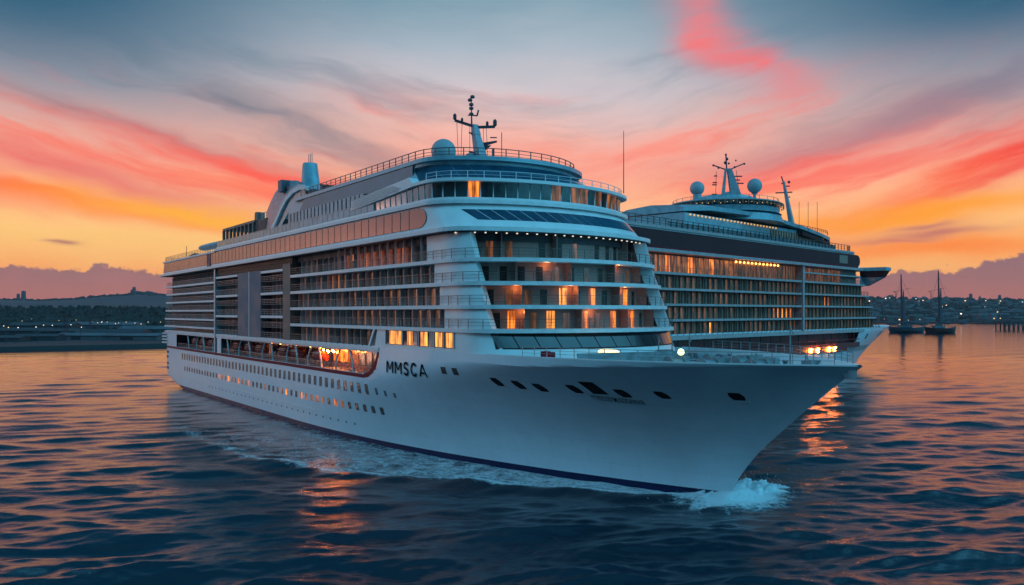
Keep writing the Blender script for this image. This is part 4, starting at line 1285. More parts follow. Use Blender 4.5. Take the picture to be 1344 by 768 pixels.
# long deckhouse under the sloping roof
MB().prism(ring(92, 6, 10.5, 20), 37.4, 42.0).build('deckhouse', M['teal'], sh2)
for k in range(22):
    MB().box(62 + k * 1.55, 62.9 + k * 1.55, -10.75, -10.55, 37.5, 41.2).build('deckhouse_window', M['divider2'], sh2)
for k in range(26):
    MB().ball((22 + k * 1.7, -10.9, 41.6), 0.22, 6).build('string_light', M['gold'], sh2)
rf = MB()
rr_ = []
for x, zt_, w in ((22, 44.2, 9), (30, 44.8, 11.5), (45, 45.0, 12.3), (62, 44.8, 12.3), (78, 43.9, 12), (92, 42.8, 11.5), (100, 42.2, 10.5), (105, 41.9, 8.5), (107, 41.7, 5)):
    rr_.append([(x, y * w / 12, zz) for y, zz in ((-12, zt_ - 1.6), (-12.1, zt_ - .7), (-9.5, zt_), (0, zt_ + .5), (9.5, zt_), (12.1, zt_ - .7), (12, zt_ - 1.6))])
rf.loft(rr_, closed=True, capz=True); rf.build('sloping_roof', M['teal'], sh2, smooth='auto')
MB().loft([[(x, y * 1.012, z - 1.7 if abs(y) > 3 else z - 2.2) for x, y, z in r] for r in rr_[4:]], closed=True, capz=True).build('roof_underside', M['charcoal'], sh2)
rail(MB(), [(r[1][0], r[1][1] + .8) for r in rr_[4:-1]], 42.6, 0.9, 1.8, 0.05, (1.0, 0.5)).build('railing', M['darkrail'], sh2)
# round observation lounge: stacked rings
cx, cy = 57.0, 0.0


def rg2(r, z, ax=1.0): return [(cx + r * ax * math.cos(t), cy + r * math.sin(t) * 0.92, z) for t in np.linspace(0, 2 * math.pi, 65)[:-1]]


def drum(name, m, *lv, sm='auto'):
    mb = MB(); mb.loft([rg2(r, z) for r, z in lv], closed=True, capz=True); return mb.build(name, m, sh2, smooth=sm)


drum('lounge_base', M['teal'], (16.4, 42.6), (15.6, 44.4))
drum('lower_window_strip', M['blueglass'], (15.2, 44.4), (15.0, 45.0))
drum('lounge_band', M['teal'], (15.6, 45.0), (14.8, 45.3), (15.1, 46.4))
drum('upper_window_strip', M['glass'], (14.6, 46.4), (15.4, 47.7))
drum('lounge_roof', M['teal'], (16.0, 47.7), (15.6, 48.0), (10.5, 48.9), (8.2, 49.2), (7.6, 50.0), (3.5, 50.4))
rl_ = MB()
rail(rl_, [(p[0], p[1]) for p in rg2(16.2, 0)] + [rg2(16.2, 0)[0][:2]], 46.5, 1.1, 1.5, 0.05, (1.0, 0.5)); rl_.build('lounge_rail', M['divider2'], sh2)
rail(MB(), [(p[0], p[1]) for p in rg2(14.8, 0)] + [rg2(14.8, 0)[0][:2]], 48.0, 1.0, 3.0, 0.04, (1.0,)).build('roof_rail', M['rail'], sh2)
random.seed(9)
for k in range(30):
    t = math.pi * (1.02 + 1.0 * k / 30)
    MB().ball((cx + 15.9 * math.cos(t), 14.6 * math.sin(t), 47.0 + random.uniform(-.3, .3)), 0.12, 6).build('string_light', M['gold'], sh2)
# along this axis things separate left-right on the photo
vx, vy = 0.699, -0.715       # screen right, in local axes: (cos, -sin) of the heading


def p2(u, z, d=0.0): return (cx + vx * u + (-vy) * d, cy + vy * u + vx * d, z)


MB().ball(p2(-7.6, 52.6), 1.95, 24).build('radome', M['radome'], sh2, smooth=True)
MB().lathe([(1.3, 0), (1.1, 1.6), (1.0, 2.0)], p2(-7.6, 49.2), 14).build('radome_stand', M['teal'], sh2)
MB().ball(p2(8.0, 53.3), 2.0, 24).build('radome', M['radome'], sh2, smooth=True)
MB().lathe([(0.5, 0), (0.4, 1.9), (0.9, 2.4)], p2(8.0, 49.0), 14).build('radome_stand', M['mast'], sh2)
ms = MB()
for d_ in (-.55, .55):
    ms.plate([p2(0.6, 57.8, d_), p2(1.7, 57.8, d_), p2(4.6, 50.0, d_), p2(1.6, 50.0, d_)], p2(0, 0, .25)[0:0] or (-vy * .5, vx * .5, 0), 0.5)
ms.plate([p2(-.1, 57.8, -.4), p2(.35, 57.8, -.4), p2(-.2, 50.0, -.4), p2(-1.1, 50.0, -.4)], (-vy, vx, 0), 0.8)
ms.plate([p2(-1.1, 50.0, -.5), p2(4.6, 50.0, -.5), p2(3.6, 52.2, -.5), p2(-.8, 51.4, -.5)], (-vy, vx, 0), 0.9)
ms.plate([p2(-.1, 57.4, -.5), p2(1.8, 57.4, -.5), p2(1.6, 58.0, -.5), p2(-.1, 58.0, -.5)], (-vy, vx, 0), 0.9)
m2 = ms.build('mast', M['mast'], sh2)
for a, b in ((p2(0.2, 57.7), p2(-3.2, 58.9)), (p2(0.9, 57.6), p2(5.2, 59.4)), (p2(.4, 57.9), p2(.2, 62.0))):
    MB().bar(a, b, 0.28).build('yard_arm', M['darkmast'], m2)
for (u, z, s_) in ((-3.2, 58.9, .5), (-1.8, 58.2, .5), (5.2, 59.3, .5), (2.6, 58.4, .5), (2.9, 60.2, .4), (.2, 61.8, .5), (.5, 60.6, .7), (.1, 59.6, .8), (1.0, 59.4, .5)):
    MB().ball(p2(u, z), s_ * .6, 8).build('antenna', M['darkmast'], m2)
for (u, z, w) in ((-2.9, 51.0, 1.4), (-2.9, 53.6, 1.2), (-2.8, 54.2, 1.1), (-2.6, 56.0, .8), (4.0, 54.0, 2.0), (3.6, 55.9, 2.0), (3.4, 54.9, 1.2)):
    MB().bar(p2(u - w / 2, z), p2(u + w / 2, z), 0.3).build('radar_bar', M['darkmast'], m2)
MB().tube(p2(-2.6, 50), p2(-2.4, 57.2), 0.07, n=5).build('stay_wire', M['darkmast'], m2)
MB().tube(p2(3.9, 51), p2(3.0, 57.5), 0.07, n=5).build('stay_wire', M['darkmast'], m2)
# after mast
am = MB(); am.tube(p2(19.6, 42.5, 4), p2(17.2, 55.2, 4), 0.9, 0.35, 8); m3 = am.build('after_mast', M['mast'], sh2, smooth='auto')
for (a, b, z, z2_) in ((15.0, 19.6, 52.0, 52.2), (17.3, 18.9, 53.8, 53.9), (17.6, 19.0, 50.6, 50.9), (16.6, 17.4, 54.6, 54.7)):
    MB().bar(p2(a, z, 4), p2(b, z2_, 4), 0.3).build('yard_arm', M['darkmast'], m3)
MB().bar(p2(17.1, 55.0, 4), p2(16.6, 56.6, 4), 0.25).build('top_pole', M['darkmast'], m3)
MB().ball(p2(18.7, 55.0, 4), .4, 8).build('antenna', M['darkmast'], m3)
for u in (21.5, 24.0, 26.5): MB().tube(p2(u, 40.5, 4), p2(u, 49.5, 4), 0.06, n=5).build('whip_antenna', M['darkmast'], sh2)

# ================================================================== the sea
def hw1(x):
    h = np.where(x < -55, 16.0, 16.0 * (1 - np.clip((x + 55) / 81.6, 0, 1) ** 2.2))
    h = np.where(x < -128, 16 * np.clip((x + 137) / 9, 0, 1) ** .5, h)
    return np.where(x > 26.6, 0.0, h)


def build_sea():
    rs = [4.0, 12, 24, 36, 46]
    r = 50.0
    while r < 14000:
        rs.append(r); r *= 1.0042 if r < 400 else (1.008 if r < 1500 else 1.05)
    fine = np.radians(np.linspace(-40, 40, 640))
    rest = np.radians(np.concatenate([np.linspace(-180, -40, 36)[:-1], []])); rest2 = np.radians(np.linspace(40, 180, 36)[1:-1])
    th = np.concatenate([rest, fine, rest2])
    rs = np.array(rs)
    nr, nt = len(rs), len(th)
    Rg, Tg = np.meshgrid(rs, th, indexing='ij')
    X = Rg * np.sin(Tg); Y = Rg * np.cos(Tg)
    dr = np.gradient(rs)[:, None] * np.ones_like(X)
    dt = Rg * R(80 / 640)
    cell = np.maximum(dr, dt)
    rng = np.random.RandomState(4)
    Z = np.zeros_like(X); DX = np.zeros_like(X); DY = np.zeros_like(X)
    # local frame of the near ship, for its wash
    u = (0.58, -0.815); v = (0.815, 0.58)
    lx = (X - 6.6) * u[0] + (Y - 103.5) * u[1]; ly = (X - 6.6) * v[0] + (Y - 103.5) * v[1]
    w = np.abs(ly) - hw1(lx)
    crest = np.interp(lx, [-150, -112, -60, -24, -8, 0, 9, 15, 25, 27.5], [10, 12, 18, 19, 16, 12.5, 9.0, 5.8, 2.4, 0.8])
    calm = np.clip(1 - 0.65 * np.exp(-np.clip(w, 0, None) / 14.0) * (lx < 20) * (lx > -150), 0.2, 1)
    for k in range(110):
        lam = np.exp(rng.uniform(np.log(0.9), np.log(22)))
        ang = math.radians(-90 + 12 + rng.normal(0, 17))     # travel direction: towards the viewer, slightly to the right
        amp = 0.0122 * lam ** 0.76 * rng.uniform(0.5, 1.2)
        amp *= 0.62 if lam > 13 else 1.0
        kx, ky = math.cos(ang) * 2 * math.pi / lam, math.sin(ang) * 2 * math.pi / lam
        ph = rng.uniform(0, 6.28)
        att = np.clip((lam / cell - 2.5) / 3.0, 0, 1)
        grp = np.interp(Rg, [60, 120, 300, 900], [1.0, 0.8, 0.36, 0.22]) * (0.65 + 0.5 * np.sin(X * rng.uniform(-.03, .03) + Y * rng.uniform(-.03, .03) + rng.uniform(0, 6)))
        a = amp * att * grp * calm
        p = kx * X + ky * Y + ph
        Z += a * np.sin(p)
        c = a * np.cos(p) * 0.55
        DX += c * math.cos(ang); DY += c * math.sin(ang)
    # bow wave and wash
    fade = np.clip((lx + 55) / 60, 0, 1) * (lx < 28)
    nz = 0.5 + 0.5 * np.sin(lx * 0.35 + 0.8 * np.sin(ly * .5)) * np.sin(lx * .13 + 1)
    Z += fade * 0.55 * np.exp(-((w - crest) / 1.9) ** 2) * (0.6 + .5 * nz)
    Z -= fade * 0.22 * np.exp(-((w - crest - 4.0) / 2.2) ** 2)
    bow = np.exp(-(((lx - 26.8) / 2.6) ** 2 + (ly / 3.5) ** 2))
    Z += 0.45 * bow
    foam = np.zeros_like(X)
    f_in = np.clip(1 - w / crest, 0, 1)
    dec = np.interp(lx, [-150, -70, -30, 0, 15, 25], [0.30, 0.36, 0.58, 0.85, 1.05, 1.3]) * (lx < 29) * (lx > -142)
    foam = np.maximum(foam, dec * (0.58 + 0.15 * f_in) * (w > -1) * np.clip((crest - w) / 1.5 + 0.2, 0, 1))
    foam = np.maximum(foam, dec * (0.65 + 0.45 * nz) * np.exp(-((w - crest * .93) / (0.5 + 0.06 * crest)) ** 2))
    foam = np.maximum(foam, 0.9 * dec * np.exp(-np.clip(w, 0, None) / 0.7))
    foam = np.maximum(foam, 1.5 * np.exp(-(((lx - 26.2) / 4.2) ** 2 + ((ly - 1.5) / 6.0) ** 2)))
    wk = 10 + 0.10 * np.clip(-138 - lx, 0, None)
    wake = (np.exp(-(ly / 9.0) ** 2) + .8 * np.exp(-((np.abs(ly) - wk) / 3.0) ** 2)) * (lx < -138) * np.exp((lx + 138) / 220)
    foam = np.maximum(foam, 0.42 * wake)
    # second ship, a thin line of foam at its waterline
    co = np.stack([X + DX, Y + DY, Z], -1).reshape(-1, 3)
    me = bpy.data.meshes.new('sea')
    idx = np.arange(nr * nt).reshape(nr, nt)
    a = idx[:-1]; b = idx[1:]
    q4 = np.stack([a, np.roll(a, -1, 1), np.roll(b, -1, 1), b], -1).reshape(-1, 4)[:, ::-1]
    nv = nr * nt
    co = np.vstack([co, [[0, 0, 0]]])
    tri = np.stack([idx[0], np.full(nt, nv), np.roll(idx[0], -1)], -1)[:, ::-1]
    nl = q4.size + tri.size
    me.vertices.add(nv + 1); me.vertices.foreach_set('co', co.astype(np.float32).ravel())
    me.loops.add(nl); me.loops.foreach_set('vertex_index', np.concatenate([q4.ravel(), tri.ravel()]).astype(np.int32))
    npoly = len(q4) + len(tri)
    me.polygons.add(npoly)
    me.polygons.foreach_set('loop_start', np.concatenate([np.arange(len(q4)) * 4, q4.size + np.arange(len(tri)) * 3]).astype(np.int32))
    me.update(calc_edges=True)
    me.polygons.foreach_set('use_smooth', np.ones(npoly, dtype=bool))
    at_ = me.attributes.new('foam', 'FLOAT', 'POINT')
    at_.data.foreach_set('value', np.append(foam.ravel(), 0).astype(np.float32))
    me.validate()
    return me


def foam_nodes(N, pos):
    """lacy broken foam pattern, 0..1"""
    a = N.noise(pos, 0.55, 6, 0.7, 0.6)
    b = N.noise(pos, 2.6, 6, 0.75, 0.4)
    return N.m('ADD', N.m('MULTIPLY', a, 0.55), N.m('MULTIPLY', b, 0.45))


sm = bpy.data.materials.new('sea_water'); sm.use_nodes = True
t = sm.node_tree; N = NT(t); p = t.nodes['Principled BSDF']; out = t.nodes['Material Output']
geo = N.n('ShaderNodeNewGeometry')
mp = N.n('ShaderNodeMapping'); mp.inputs['Rotation'].default_value = (0, 0, R(-12)); mp.inputs['Scale'].default_value = (0.55, 1.0, 1.0)
t.links.new(geo.outputs['Position'], mp.inputs[0])
p.inputs['Base Color'].default_value = (0.004, 0.020, 0.034, 1)
p.inputs['Roughness'].default_value = 0.07
p.inputs['IOR'].default_value = 1.6
p.inputs['Specular IOR Level'].default_value = 0.5
h1 = N.noise(mp.outputs[0], 1.7, 7, 0.66, 0.5)
h2 = N.noise(mp.outputs[0], 0.22, 3, 0.55, 0.3)
hh = N.m('ADD', N.m('MULTIPLY', h1, 0.30), N.m('MULTIPLY', h2, 0.9))
bp_ = N.n('ShaderNodeBump'); dist_ = N.n('ShaderNodeVectorMath', operation='LENGTH'); t.links.new(geo.outputs['Position'], dist_.inputs[0])
N.put(bp_.inputs['Strength'], N.sstep(dist_.outputs['Value'], 60, 420, 0.24, 0.12)); bp_.inputs['Distance'].default_value = 0.85
t.links.new(hh, bp_.inputs['Height']); t.links.new(bp_.outputs[0], p.inputs['Normal'])
fa = N.n('ShaderNodeAttribute'); fa.attribute_name = 'foam'
fp = foam_nodes(N, geo.outputs['Position'])
fmask = N.sstep(N.m('ADD', fa.outputs['Fac'], N.m('MULTIPLY', N.m('SUBTRACT', fp, 0.5), 2.4)), 0.28, 0.85)
fmask = N.m('MULTIPLY', fmask, N.sstep(fa.outputs['Fac'], 0.03, 0.2))
fb = N.n('ShaderNodeBsdfPrincipled'); fb.inputs['Base Color'].default_value = (0.62, 0.68, 0.72, 1); fb.inputs['Roughness'].default_value = 0.7
bp2 = N.n('ShaderNodeBump'); bp2.inputs['Strength'].default_value = 0.7; bp2.inputs['Distance'].default_value = 0.25
t.links.new(fp, bp2.inputs['Height']); t.links.new(bp2.outputs[0], fb.inputs['Normal'])
mx = N.n('ShaderNodeMixShader'); t.links.new(fmask, mx.inputs[0]); t.links.new(p.outputs[0], mx.inputs[1]); t.links.new(fb.outputs[0], mx.inputs[2])
t.links.new(mx.outputs[0], out.inputs[0])
me = build_sea(); me.materials.append(sm)
sea = bpy.data.objects.new('sea_water', me); col.objects.link(sea); tag(sea, kind='structure')

# heap of broken white water at the bow
fmat = mat('foam_white', (0.66, 0.72, 0.76), 0.75, 0, 0.14, 2.5, bump=1.0, bscale=7.0)
hp = MB()
rng = random.Random(8)
rowsn = []
for i in range(40):
    a = i / 39.0
    row = []
    for j in range(46):
        b = j / 45.0 * 2 - 1
        ly_ = -5.5 + 16.5 * (j / 45.0)
        lx_ = 22.6 + 6.8 * a - abs(ly_ - 1.0) * 0.22 * (1 if ly_ < 1 else .55)
        e = max(0.0, 1 - abs(2 * a - 1) ** 2.4) * max(0.0, 1 - abs(b) ** 2.2)
        nn = mnoise.fractal(Vector((lx_ * .9, ly_ * .9, 3.0)), 0.7, 2.2, 4)
        row.append((lx_ + nn * .5, ly_ + nn * .4, -0.35 + e * (1.05 + 1.0 * nn)))
    rowsn.append(row)
hp.loft(rowsn)
rng2 = np.random.RandomState(3)
for k in range(700):
    ly_ = rng2.normal(2.6, 3.4); lx_ = 26.5 + rng2.normal(0, 1.3) - abs(ly_ - 1) * .15
    z = abs(rng2.normal(0, 0.75)) + .15
    s_ = rng2.uniform(.02, .085)
    hp.add([(lx_ + s_, ly_, z), (lx_ - s_, ly_ + s_, z), (lx_, ly_ - s_, z + s_), (lx_, ly_, z - s_)], [(0, 1, 2), (0, 2, 3), (0, 3, 1), (1, 3, 2)])
foam_o = hp.build('bow_foam', fmat, None, smooth=True)
foam_o.location = (6.6, 103.5, 0); foam_o.rotation_euler = (0, 0, RZ1)
tag(foam_o, kind='stuff')

# ================================================================== far shore, hills and harbour
M['land'] = mat('dusky_land', (0.018, 0.022, 0.028), 0.9, 0, 0.5, 0.02)
M['hill'] = mat('dusky_hill', (0.024, 0.028, 0.032), 0.95, 0, 0.35, 0.006)
M['leaf'] = mat('dark_foliage', (0.016, 0.021, 0.018), 0.9, 0, 0.4, 0.3)
M['quay'] = mat('quay_concrete', (0.045, 0.042, 0.045), 0.8, 0, 0.25, 0.2)
M['shed'] = mat('shed_cladding', (0.03, 0.033, 0.04), 0.6, 0, 0.3, 0.1)
M['shed2'] = mat('pale_shed_cladding', (0.09, 0.095, 0.11), 0.6, 0, 0.3, 0.1)
M['house'] = mat('town_wall', (0.09, 0.08, 0.085), 0.8, 0, 0.35, 0.05)
M['rock'] = mat('breakwater_rock', (0.06, 0.055, 0.06), 0.9, 0, 0.4, 0.2)
M['cold'] = mat('white_lamp_glow', (.8, .8, .8), emit=(1.0, 0.86, 0.72), es=1.8)
M['amber'] = mat('amber_lamp_glow', (.8, .6, .3), emit=(1.0, 0.55, 0.22), es=2.0)
M['boatbrown'] = mat('dark_wood_hull', (0.055, 0.020, 0.020), 0.4, 0, 0.3, 0.3)
M['boatblue'] = mat('slate_hull', (0.045, 0.070, 0.095), 0.4, 0, 0.3, 0.3)
M['spar'] = mat('dark_spar', (0.05, 0.03, 0.045), 0.5, 0, 0.2, 0.3)
M['sail'] = mat('furled_sail_cloth', (0.10, 0.09, 0.12), 0.8, 0, 0.3, 0.3)

LZ = 1.7
land = [(-2600, -900), (-700, 60), (-420, 262), (-252, 392), (-189, 436), (-150, 470), (-90, 560), (-60, 800), (-150, 1180), (-60, 1420), (300, 1500), (620, 1400), (900, 1330), (2600, 1200), (2600, 2300), (-2600, 2300)]
gl = MB().prism(land, -2.0, LZ).build('ground', M['land'], None)
tag(gl, kind='structure')


def ridge(px):
    return interp(px, [(-2500, 388), (-400, 391), (-60, 391), (0, 392.5), (50, 395), (95, 394.5), (130, 391), (180, 387), (230, 388), (420, 390), (700, 388), (1000, 391), (1150, 393), (1344, 395), (1700, 393), (4000, 390)])


def hill_z(X, D):
    px = 672 + 1057 * X / D
    kr = max(0.0, min(1.0, (px - 500) / 500.0))
    dn, dp = 1500 + 100 * kr, 4300 - 700 * kr
    top = 19 + (410 - ridge(px)) * dp / 1057
    t_ = max(0.0, min(1.0, (D - dn) / (dp - dn)))
    left = 6 * min(1, t_ * 8) + (top - 6) * (max(0.0, t_ - 0.35) / 0.65) ** 1.1 if t_ > .35 else 6 * min(1, t_ * 8) + 6 * t_
    right = top * t_ ** 0.9
    z = left * (1 - kr) + right * kr
    z += (8 * mnoise.fractal(Vector((X * .0016, D * .0016, 0)), 1.0, 2.1, 5)) * min(1, t_ * 2) + 2.0 * mnoise.noise(Vector((X * .02, D * .02, 4))) * t_
    if D > dp: z -= (D - dp) * 0.10
    return LZ + max(-4, z)


hm = MB()
gx = np.linspace(-1.25, 1.25, 320); gd = np.concatenate([np.linspace(1480, 3000, 30), np.linspace(3060, 5200, 44)])
rows_ = [[(float(a * d), float(d), hill_z(a * d, d) if i else 0.0) for a in gx] for i, d in enumerate(gd)]
hm.loft(rows_)
ho = hm.build('hills', M['hill'], None, smooth=True); tag(ho, kind='structure')

# woods on the flat land and the slope: one far mass
rng = np.random.RandomState(12)
wv_ = MB()


def clump(mb, x, y, z, w, h):
    n = 7
    pts = []
    for lv_, (rr, zz) in enumerate(((0.75, 0), (1.0, .35), (.85, .7), (.35, 1.0))):
        for k in range(n):
            t_ = 2 * math.pi * k / n + lv_
            q_ = rng.uniform(.7, 1.25)
            pts.append((x + w * rr * q_ * math.cos(t_), y + w * rr * q_ * math.sin(t_), z + h * zz * rng.uniform(.85, 1.12)))
    fs = [(l * n + k, l * n + (k + 1) % n, (l + 1) * n + (k + 1) % n, (l + 1) * n + k) for l in range(3) for k in range(n)] + [tuple(range(3 * n, 4 * n))]
    mb.add(pts, fs)


for k in range(3200):
    D = rng.choice([rng.uniform(560, 800), rng.uniform(900, 1250), rng.uniform(1250, 1700), rng.uniform(1400, 1500)], p=[.14, .26, .35, .25])
    px = rng.uniform(-420, 330)
    X = (px - 672) / 1057 * D
    s_ = rng.uniform(.7, 1.3) * (1.0 if D > 1000 else .75)
    if D < 800 and mnoise.noise(Vector((X * .02, D * .02, 1))) < 0.1: continue
    hgt = (9 if D < 1250 else (15 if D < 1380 else 22)) * s_
    if D < 800: hgt = 5.5 * s_
    wl_ = 7.0 * s_ if D > 800 else 3.6 * s_
    clump(wv_, X, D, LZ - .5, wl_, hgt)
for k in range(900):
    D = rng.uniform(1550, 3600); px = rng.uniform(1080, 1420); X = (px - 672) / 1057 * D
    clump(wv_, X, D, hill_z(X, D) - 1, 10, rng.uniform(6, 13))
for k in range(420):
    px = rng.uniform(-60, 300); D = rng.uniform(4150, 4450); X = (px - 672) / 1057 * D
    clump(wv_, X, D, hill_z(X, D) - 2, 12, rng.uniform(6, 13))
wo_ = wv_.build('woodland', M['leaf'], None, recalc=False); tag(wo_, kind='stuff')

# quay edge wall
qm = MB()
pts_ = land[1:6]
for a, b in zip(pts_[:-1], pts_[1:]):
    d_ = Vector((b[0] - a[0], b[1] - a[1], 0)).normalized(); n_ = Vector((d_.y, -d_.x, 0)) * 0.8
    qm.add([(a[0] + n_.x, a[1] + n_.y, -2), (b[0] + n_.x, b[1] + n_.y, -2), (b[0] + n_.x, b[1] + n_.y, LZ + .5), (a[0] + n_.x, a[1] + n_.y, LZ + .5),
            (a[0] - n_.x, a[1] - n_.y, -2), (b[0] - n_.x, b[1] - n_.y, -2), (b[0] - n_.x, b[1] - n_.y, LZ + .5), (a[0] - n_.x, a[1] - n_.y, LZ + .5)],
           [(0, 1, 2, 3), (7, 6, 5, 4), (3, 2, 6, 7), (0, 3, 7, 4), (1, 5, 6, 2)])
qo = qm.build('quay_wall', M['quay'], None); tag(qo, 'long low concrete quay wall along the left shore', 'quay wall')
def px_on(x, D): return (x - 672) / 1057 * D


for (y_, px0, px1, D0, D1, nm, lb_) in ((0, -40, 235, 520, 560, 'road', None), (0, -60, 235, 900, 1000, 'road', None)):
    a = (px_on(px0, D0), D0); b = (px_on(px1, D1), D1)
    rd = MB().add([(a[0], a[1], LZ + .05), (b[0], b[1], LZ + .05), (b[0], b[1] + 14, LZ + .05), (a[0], a[1] + 14, LZ + .05)], [(0, 1, 2, 3)])
    ro = rd.build(nm, M['quay'], None); tag(ro, kind='structure')


# harbour sheds: each with roof, door and window strip
def shed(px, D, w, d, h, m_, label):
    X = px_on(px, D)
    t_ = thing('warehouse', label, 'warehouse', (X, D, LZ), R(rng.uniform(-14, 10)), 'harbour warehouses on the left shore')
    MB().box(-w / 2, w / 2, -d / 2, d / 2, 0, h).build('wall', m_, t_)
    MB().add([(-w / 2 - .6, -d / 2 - .6, h), (w / 2 + .6, -d / 2 - .6, h), (w / 2 + .6, d / 2 + .6, h), (-w / 2 - .6, d / 2 + .6, h), (-w / 2 - .6, 0, h + d * .12), (w / 2 + .6, 0, h + d * .12)],
             [(0, 1, 5, 4), (2, 3, 4, 5), (0, 4, 3), (1, 2, 5), (0, 3, 2, 1)]).build('roof', m_, t_)
    MB().box(-w * .12, w * .1, -d / 2 - .08, -d / 2 + .05, 0, h * .7).build('door', M['dark'], t_)
    MB().box(-w * .42, w * .42, -d / 2 - .06, -d / 2 + .05, h * .78, h * .86).build('window', M['glass'], t_)
    return t_


sheds = [(8, 430, 22, 12, 4, 'shed', 'small dark shed nearest the left edge of the picture by the quay'), (52, 450, 26, 12, 4.5, 'shed', 'dark low shed just behind the quay left of centre of the shore'),
         (110, 470, 30, 14, 4.5, 'shed2', 'pale low shed behind the quay, midway along the left shore'), (176, 462, 40, 14, 4.6, 'shed2', 'wide pale blue shed beside the stern of the near ship'),
         (150, 560, 44, 18, 6, 'shed', 'dark warehouse behind the wide pale shed'), (86, 590, 36, 16, 6, 'shed', 'dark warehouse set back behind the pale low shed'),
         (30, 610, 40, 18, 6, 'shed', 'dark warehouse set back at the left end of the shore'), (204, 640, 50, 20, 7, 'shed2', 'pale warehouse farther back, partly hidden by the ship stern'),
         (60, 780, 60, 22, 8, 'shed', 'long dark warehouse far back behind trees on the left'), (140, 820, 70, 24, 8, 'shed2', 'long pale roofed hall far back under the hill'),
         (195, 1150, 130, 20, 9, 'shed2', 'very long pale hall high on the shore right under the wooded hill'), (110, 1050, 60, 24, 8, 'shed', 'dark hall amid the woods behind the left shore')]
for a in sheds: shed(a[0], a[1] + (45 if a[1] < 480 else 0), a[2], a[3], a[4] * 0.6, M[a[5]], a[6])


# lamp masts with glowing heads
def make_lamp(h, glow):
    t_ = thing('street_lamp', 'x', 'street lamp', (0, 0, 0), 0, 'lamps on the left shore')
    MB().tube((0, 0, 0), (0, 0, h), 0.14, 0.09, 6).build('pole', M['spar'], t_)
    MB().bar((0, 0, h), (1.4, 0, h + .2), 0.14).build('arm', M['spar'], t_)
    MB().ball((1.4, 0, h), 0.26, 8).build('lamp_head', M[glow], t_)
    return t_


lamps = {'cold': make_lamp(9, 'cold'), 'amber': make_lamp(9, 'amber')}
first = {'cold': True, 'amber': True}
spots_ = [(8, 440, 'amber'), (49, 455, 'cold'), (60, 520, 'amber'), (90, 540, 'cold'), (106, 448, 'cold'), (119, 560, 'amber'), (128, 540, 'amber'), (136, 545, 'cold'), (143, 540, 'amber'), (150, 545, 'amber'), (157, 540, 'cold'), (168, 600, 'amber'), (176, 560, 'cold'), (188, 560, 'amber'), (196, 545, 'cold'),
          (20, 425, 'cold'), (30, 640, 'amber'), (3, 428, 'cold'), (72, 430, 'cold'), (209, 620, 'amber'), (40, 900, 'amber'), (100, 880, 'amber'), (132, 700, 'cold'), (78, 700, 'amber')]
for k, (px, D, g) in enumerate(spots_):
    if first[g]: o = lamps[g]; first[g] = False
    else: o = copy_tree(lamps[g])
    D += rng.uniform(-25, 160) if k > 4 else 0
    o.location = (px_on(px, D), D, LZ); o.rotation_euler = (0, 0, rng.uniform(0, 6))
    o['label'] = ('tiny white' if g == 'cold' else 'tiny amber') + ' street lamp among the lights of the left shore'


def parked(px, D, g):
    pass


# lattice cranes in the port
def crane(px, D, h, label):
    t_ = thing('harbour_crane', label, 'crane', (px_on(px, D), D, LZ), R(rng.uniform(-40, 40)), 'thin cranes on the shore')
    m_ = MB()
    for sx in (-.9, .9):
        for sy in (-.9, .9): m_.bar((sx, sy, 0), (sx * .7, sy * .7, h), 0.22)
    for k in range(int(h / 2.5)):
        m_.bar((-.9, -.9, k * 2.5), (.9, -.9, k * 2.5 + 2.5), 0.12); m_.bar((.9, .9, k * 2.5), (-.9, .9, k * 2.5 + 2.5), 0.12)
    m_.build('tower', M['spar'], t_)
    MB().bar((-4, 0, h), (h * .55, 0, h + h * .12), 0.5).build('jib', M['spar'], t_)
    MB().box(-5, -3, -.8, .8, h - 1.5, h + .2).build('counterweight', M['quay'], t_)


crane(86, 540, 15, 'thin lattice crane on the left shore, leftmost of the three')
crane(119, 600, 16, 'thin lattice crane in the middle of the left shore lights')
crane(158, 560, 17, 'thin lattice crane on the left shore nearest the ship stern')
crane(1176, 1500, 56, 'thin slanting crane behind the left tall-masted boat')
crane(1222, 1700, 62, 'thin crane left of the taller mast on the right shore')

# towers on the skyline
for px, D, h, lab in ((24, 4250, 34, 'shorter of two dark chimneys on the far left hill'), (31, 4250, 50, 'taller of two dark chimneys on the far left hill'), (176, 4300, 38, 'dark tower on the hill crest above the ship stern'), (173, 4310, 26, 'stubby tower beside the tower on the hill crest'),
                      (1274, 3550, 26, 'small dark tower on the right skyline, leftmost one'), (1286, 3560, 16, 'low dark block on the right skyline'), (1312, 3550, 24, 'small dark tower on the right skyline near the edge'), (1322, 3550, 14, 'low block on the right skyline beside the edge tower')):
    X = px_on(px, D)
    b = MB(); tapered(b, (0, 0, -6), (0, 0, h), (h * .17 + 2, h * .12 + 2), (h * .13 + 1.2, h * .1 + 1.2)); b.box(-h * .15 - 1.5, h * .15 + 1.5, -h * .1 - 1.4, h * .1 + 1.4, h - 3, h - 1.6); b.tube((0, 0, h), (0, 0, h + 6), .6)
    o = b.build('tower', M['house'], None); o.location = (X, D, hill_z(X, D)); tag(o, lab, 'tower', 'towers on the skyline')
for k in range(9):
    X = px_on(180 + k * 2.6, 4300); h = rng.uniform(8, 17)
    b = MB(); b.box(-6, 6, -4, 4, -8, h); b.add([(-6, -4, h), (6, -4, h), (6, 4, h), (-6, 4, h), (0, 0, h + 4)], [(0, 1, 4), (1, 2, 4), (2, 3, 4), (3, 0, 4)])
    o = b.build('hilltop_house', M['house'], None); o.location = (X, 4300, hill_z(X, 4300)); tag(o, 'tiny house in the row on the left hill crest', 'house', 'houses on the left hill crest')

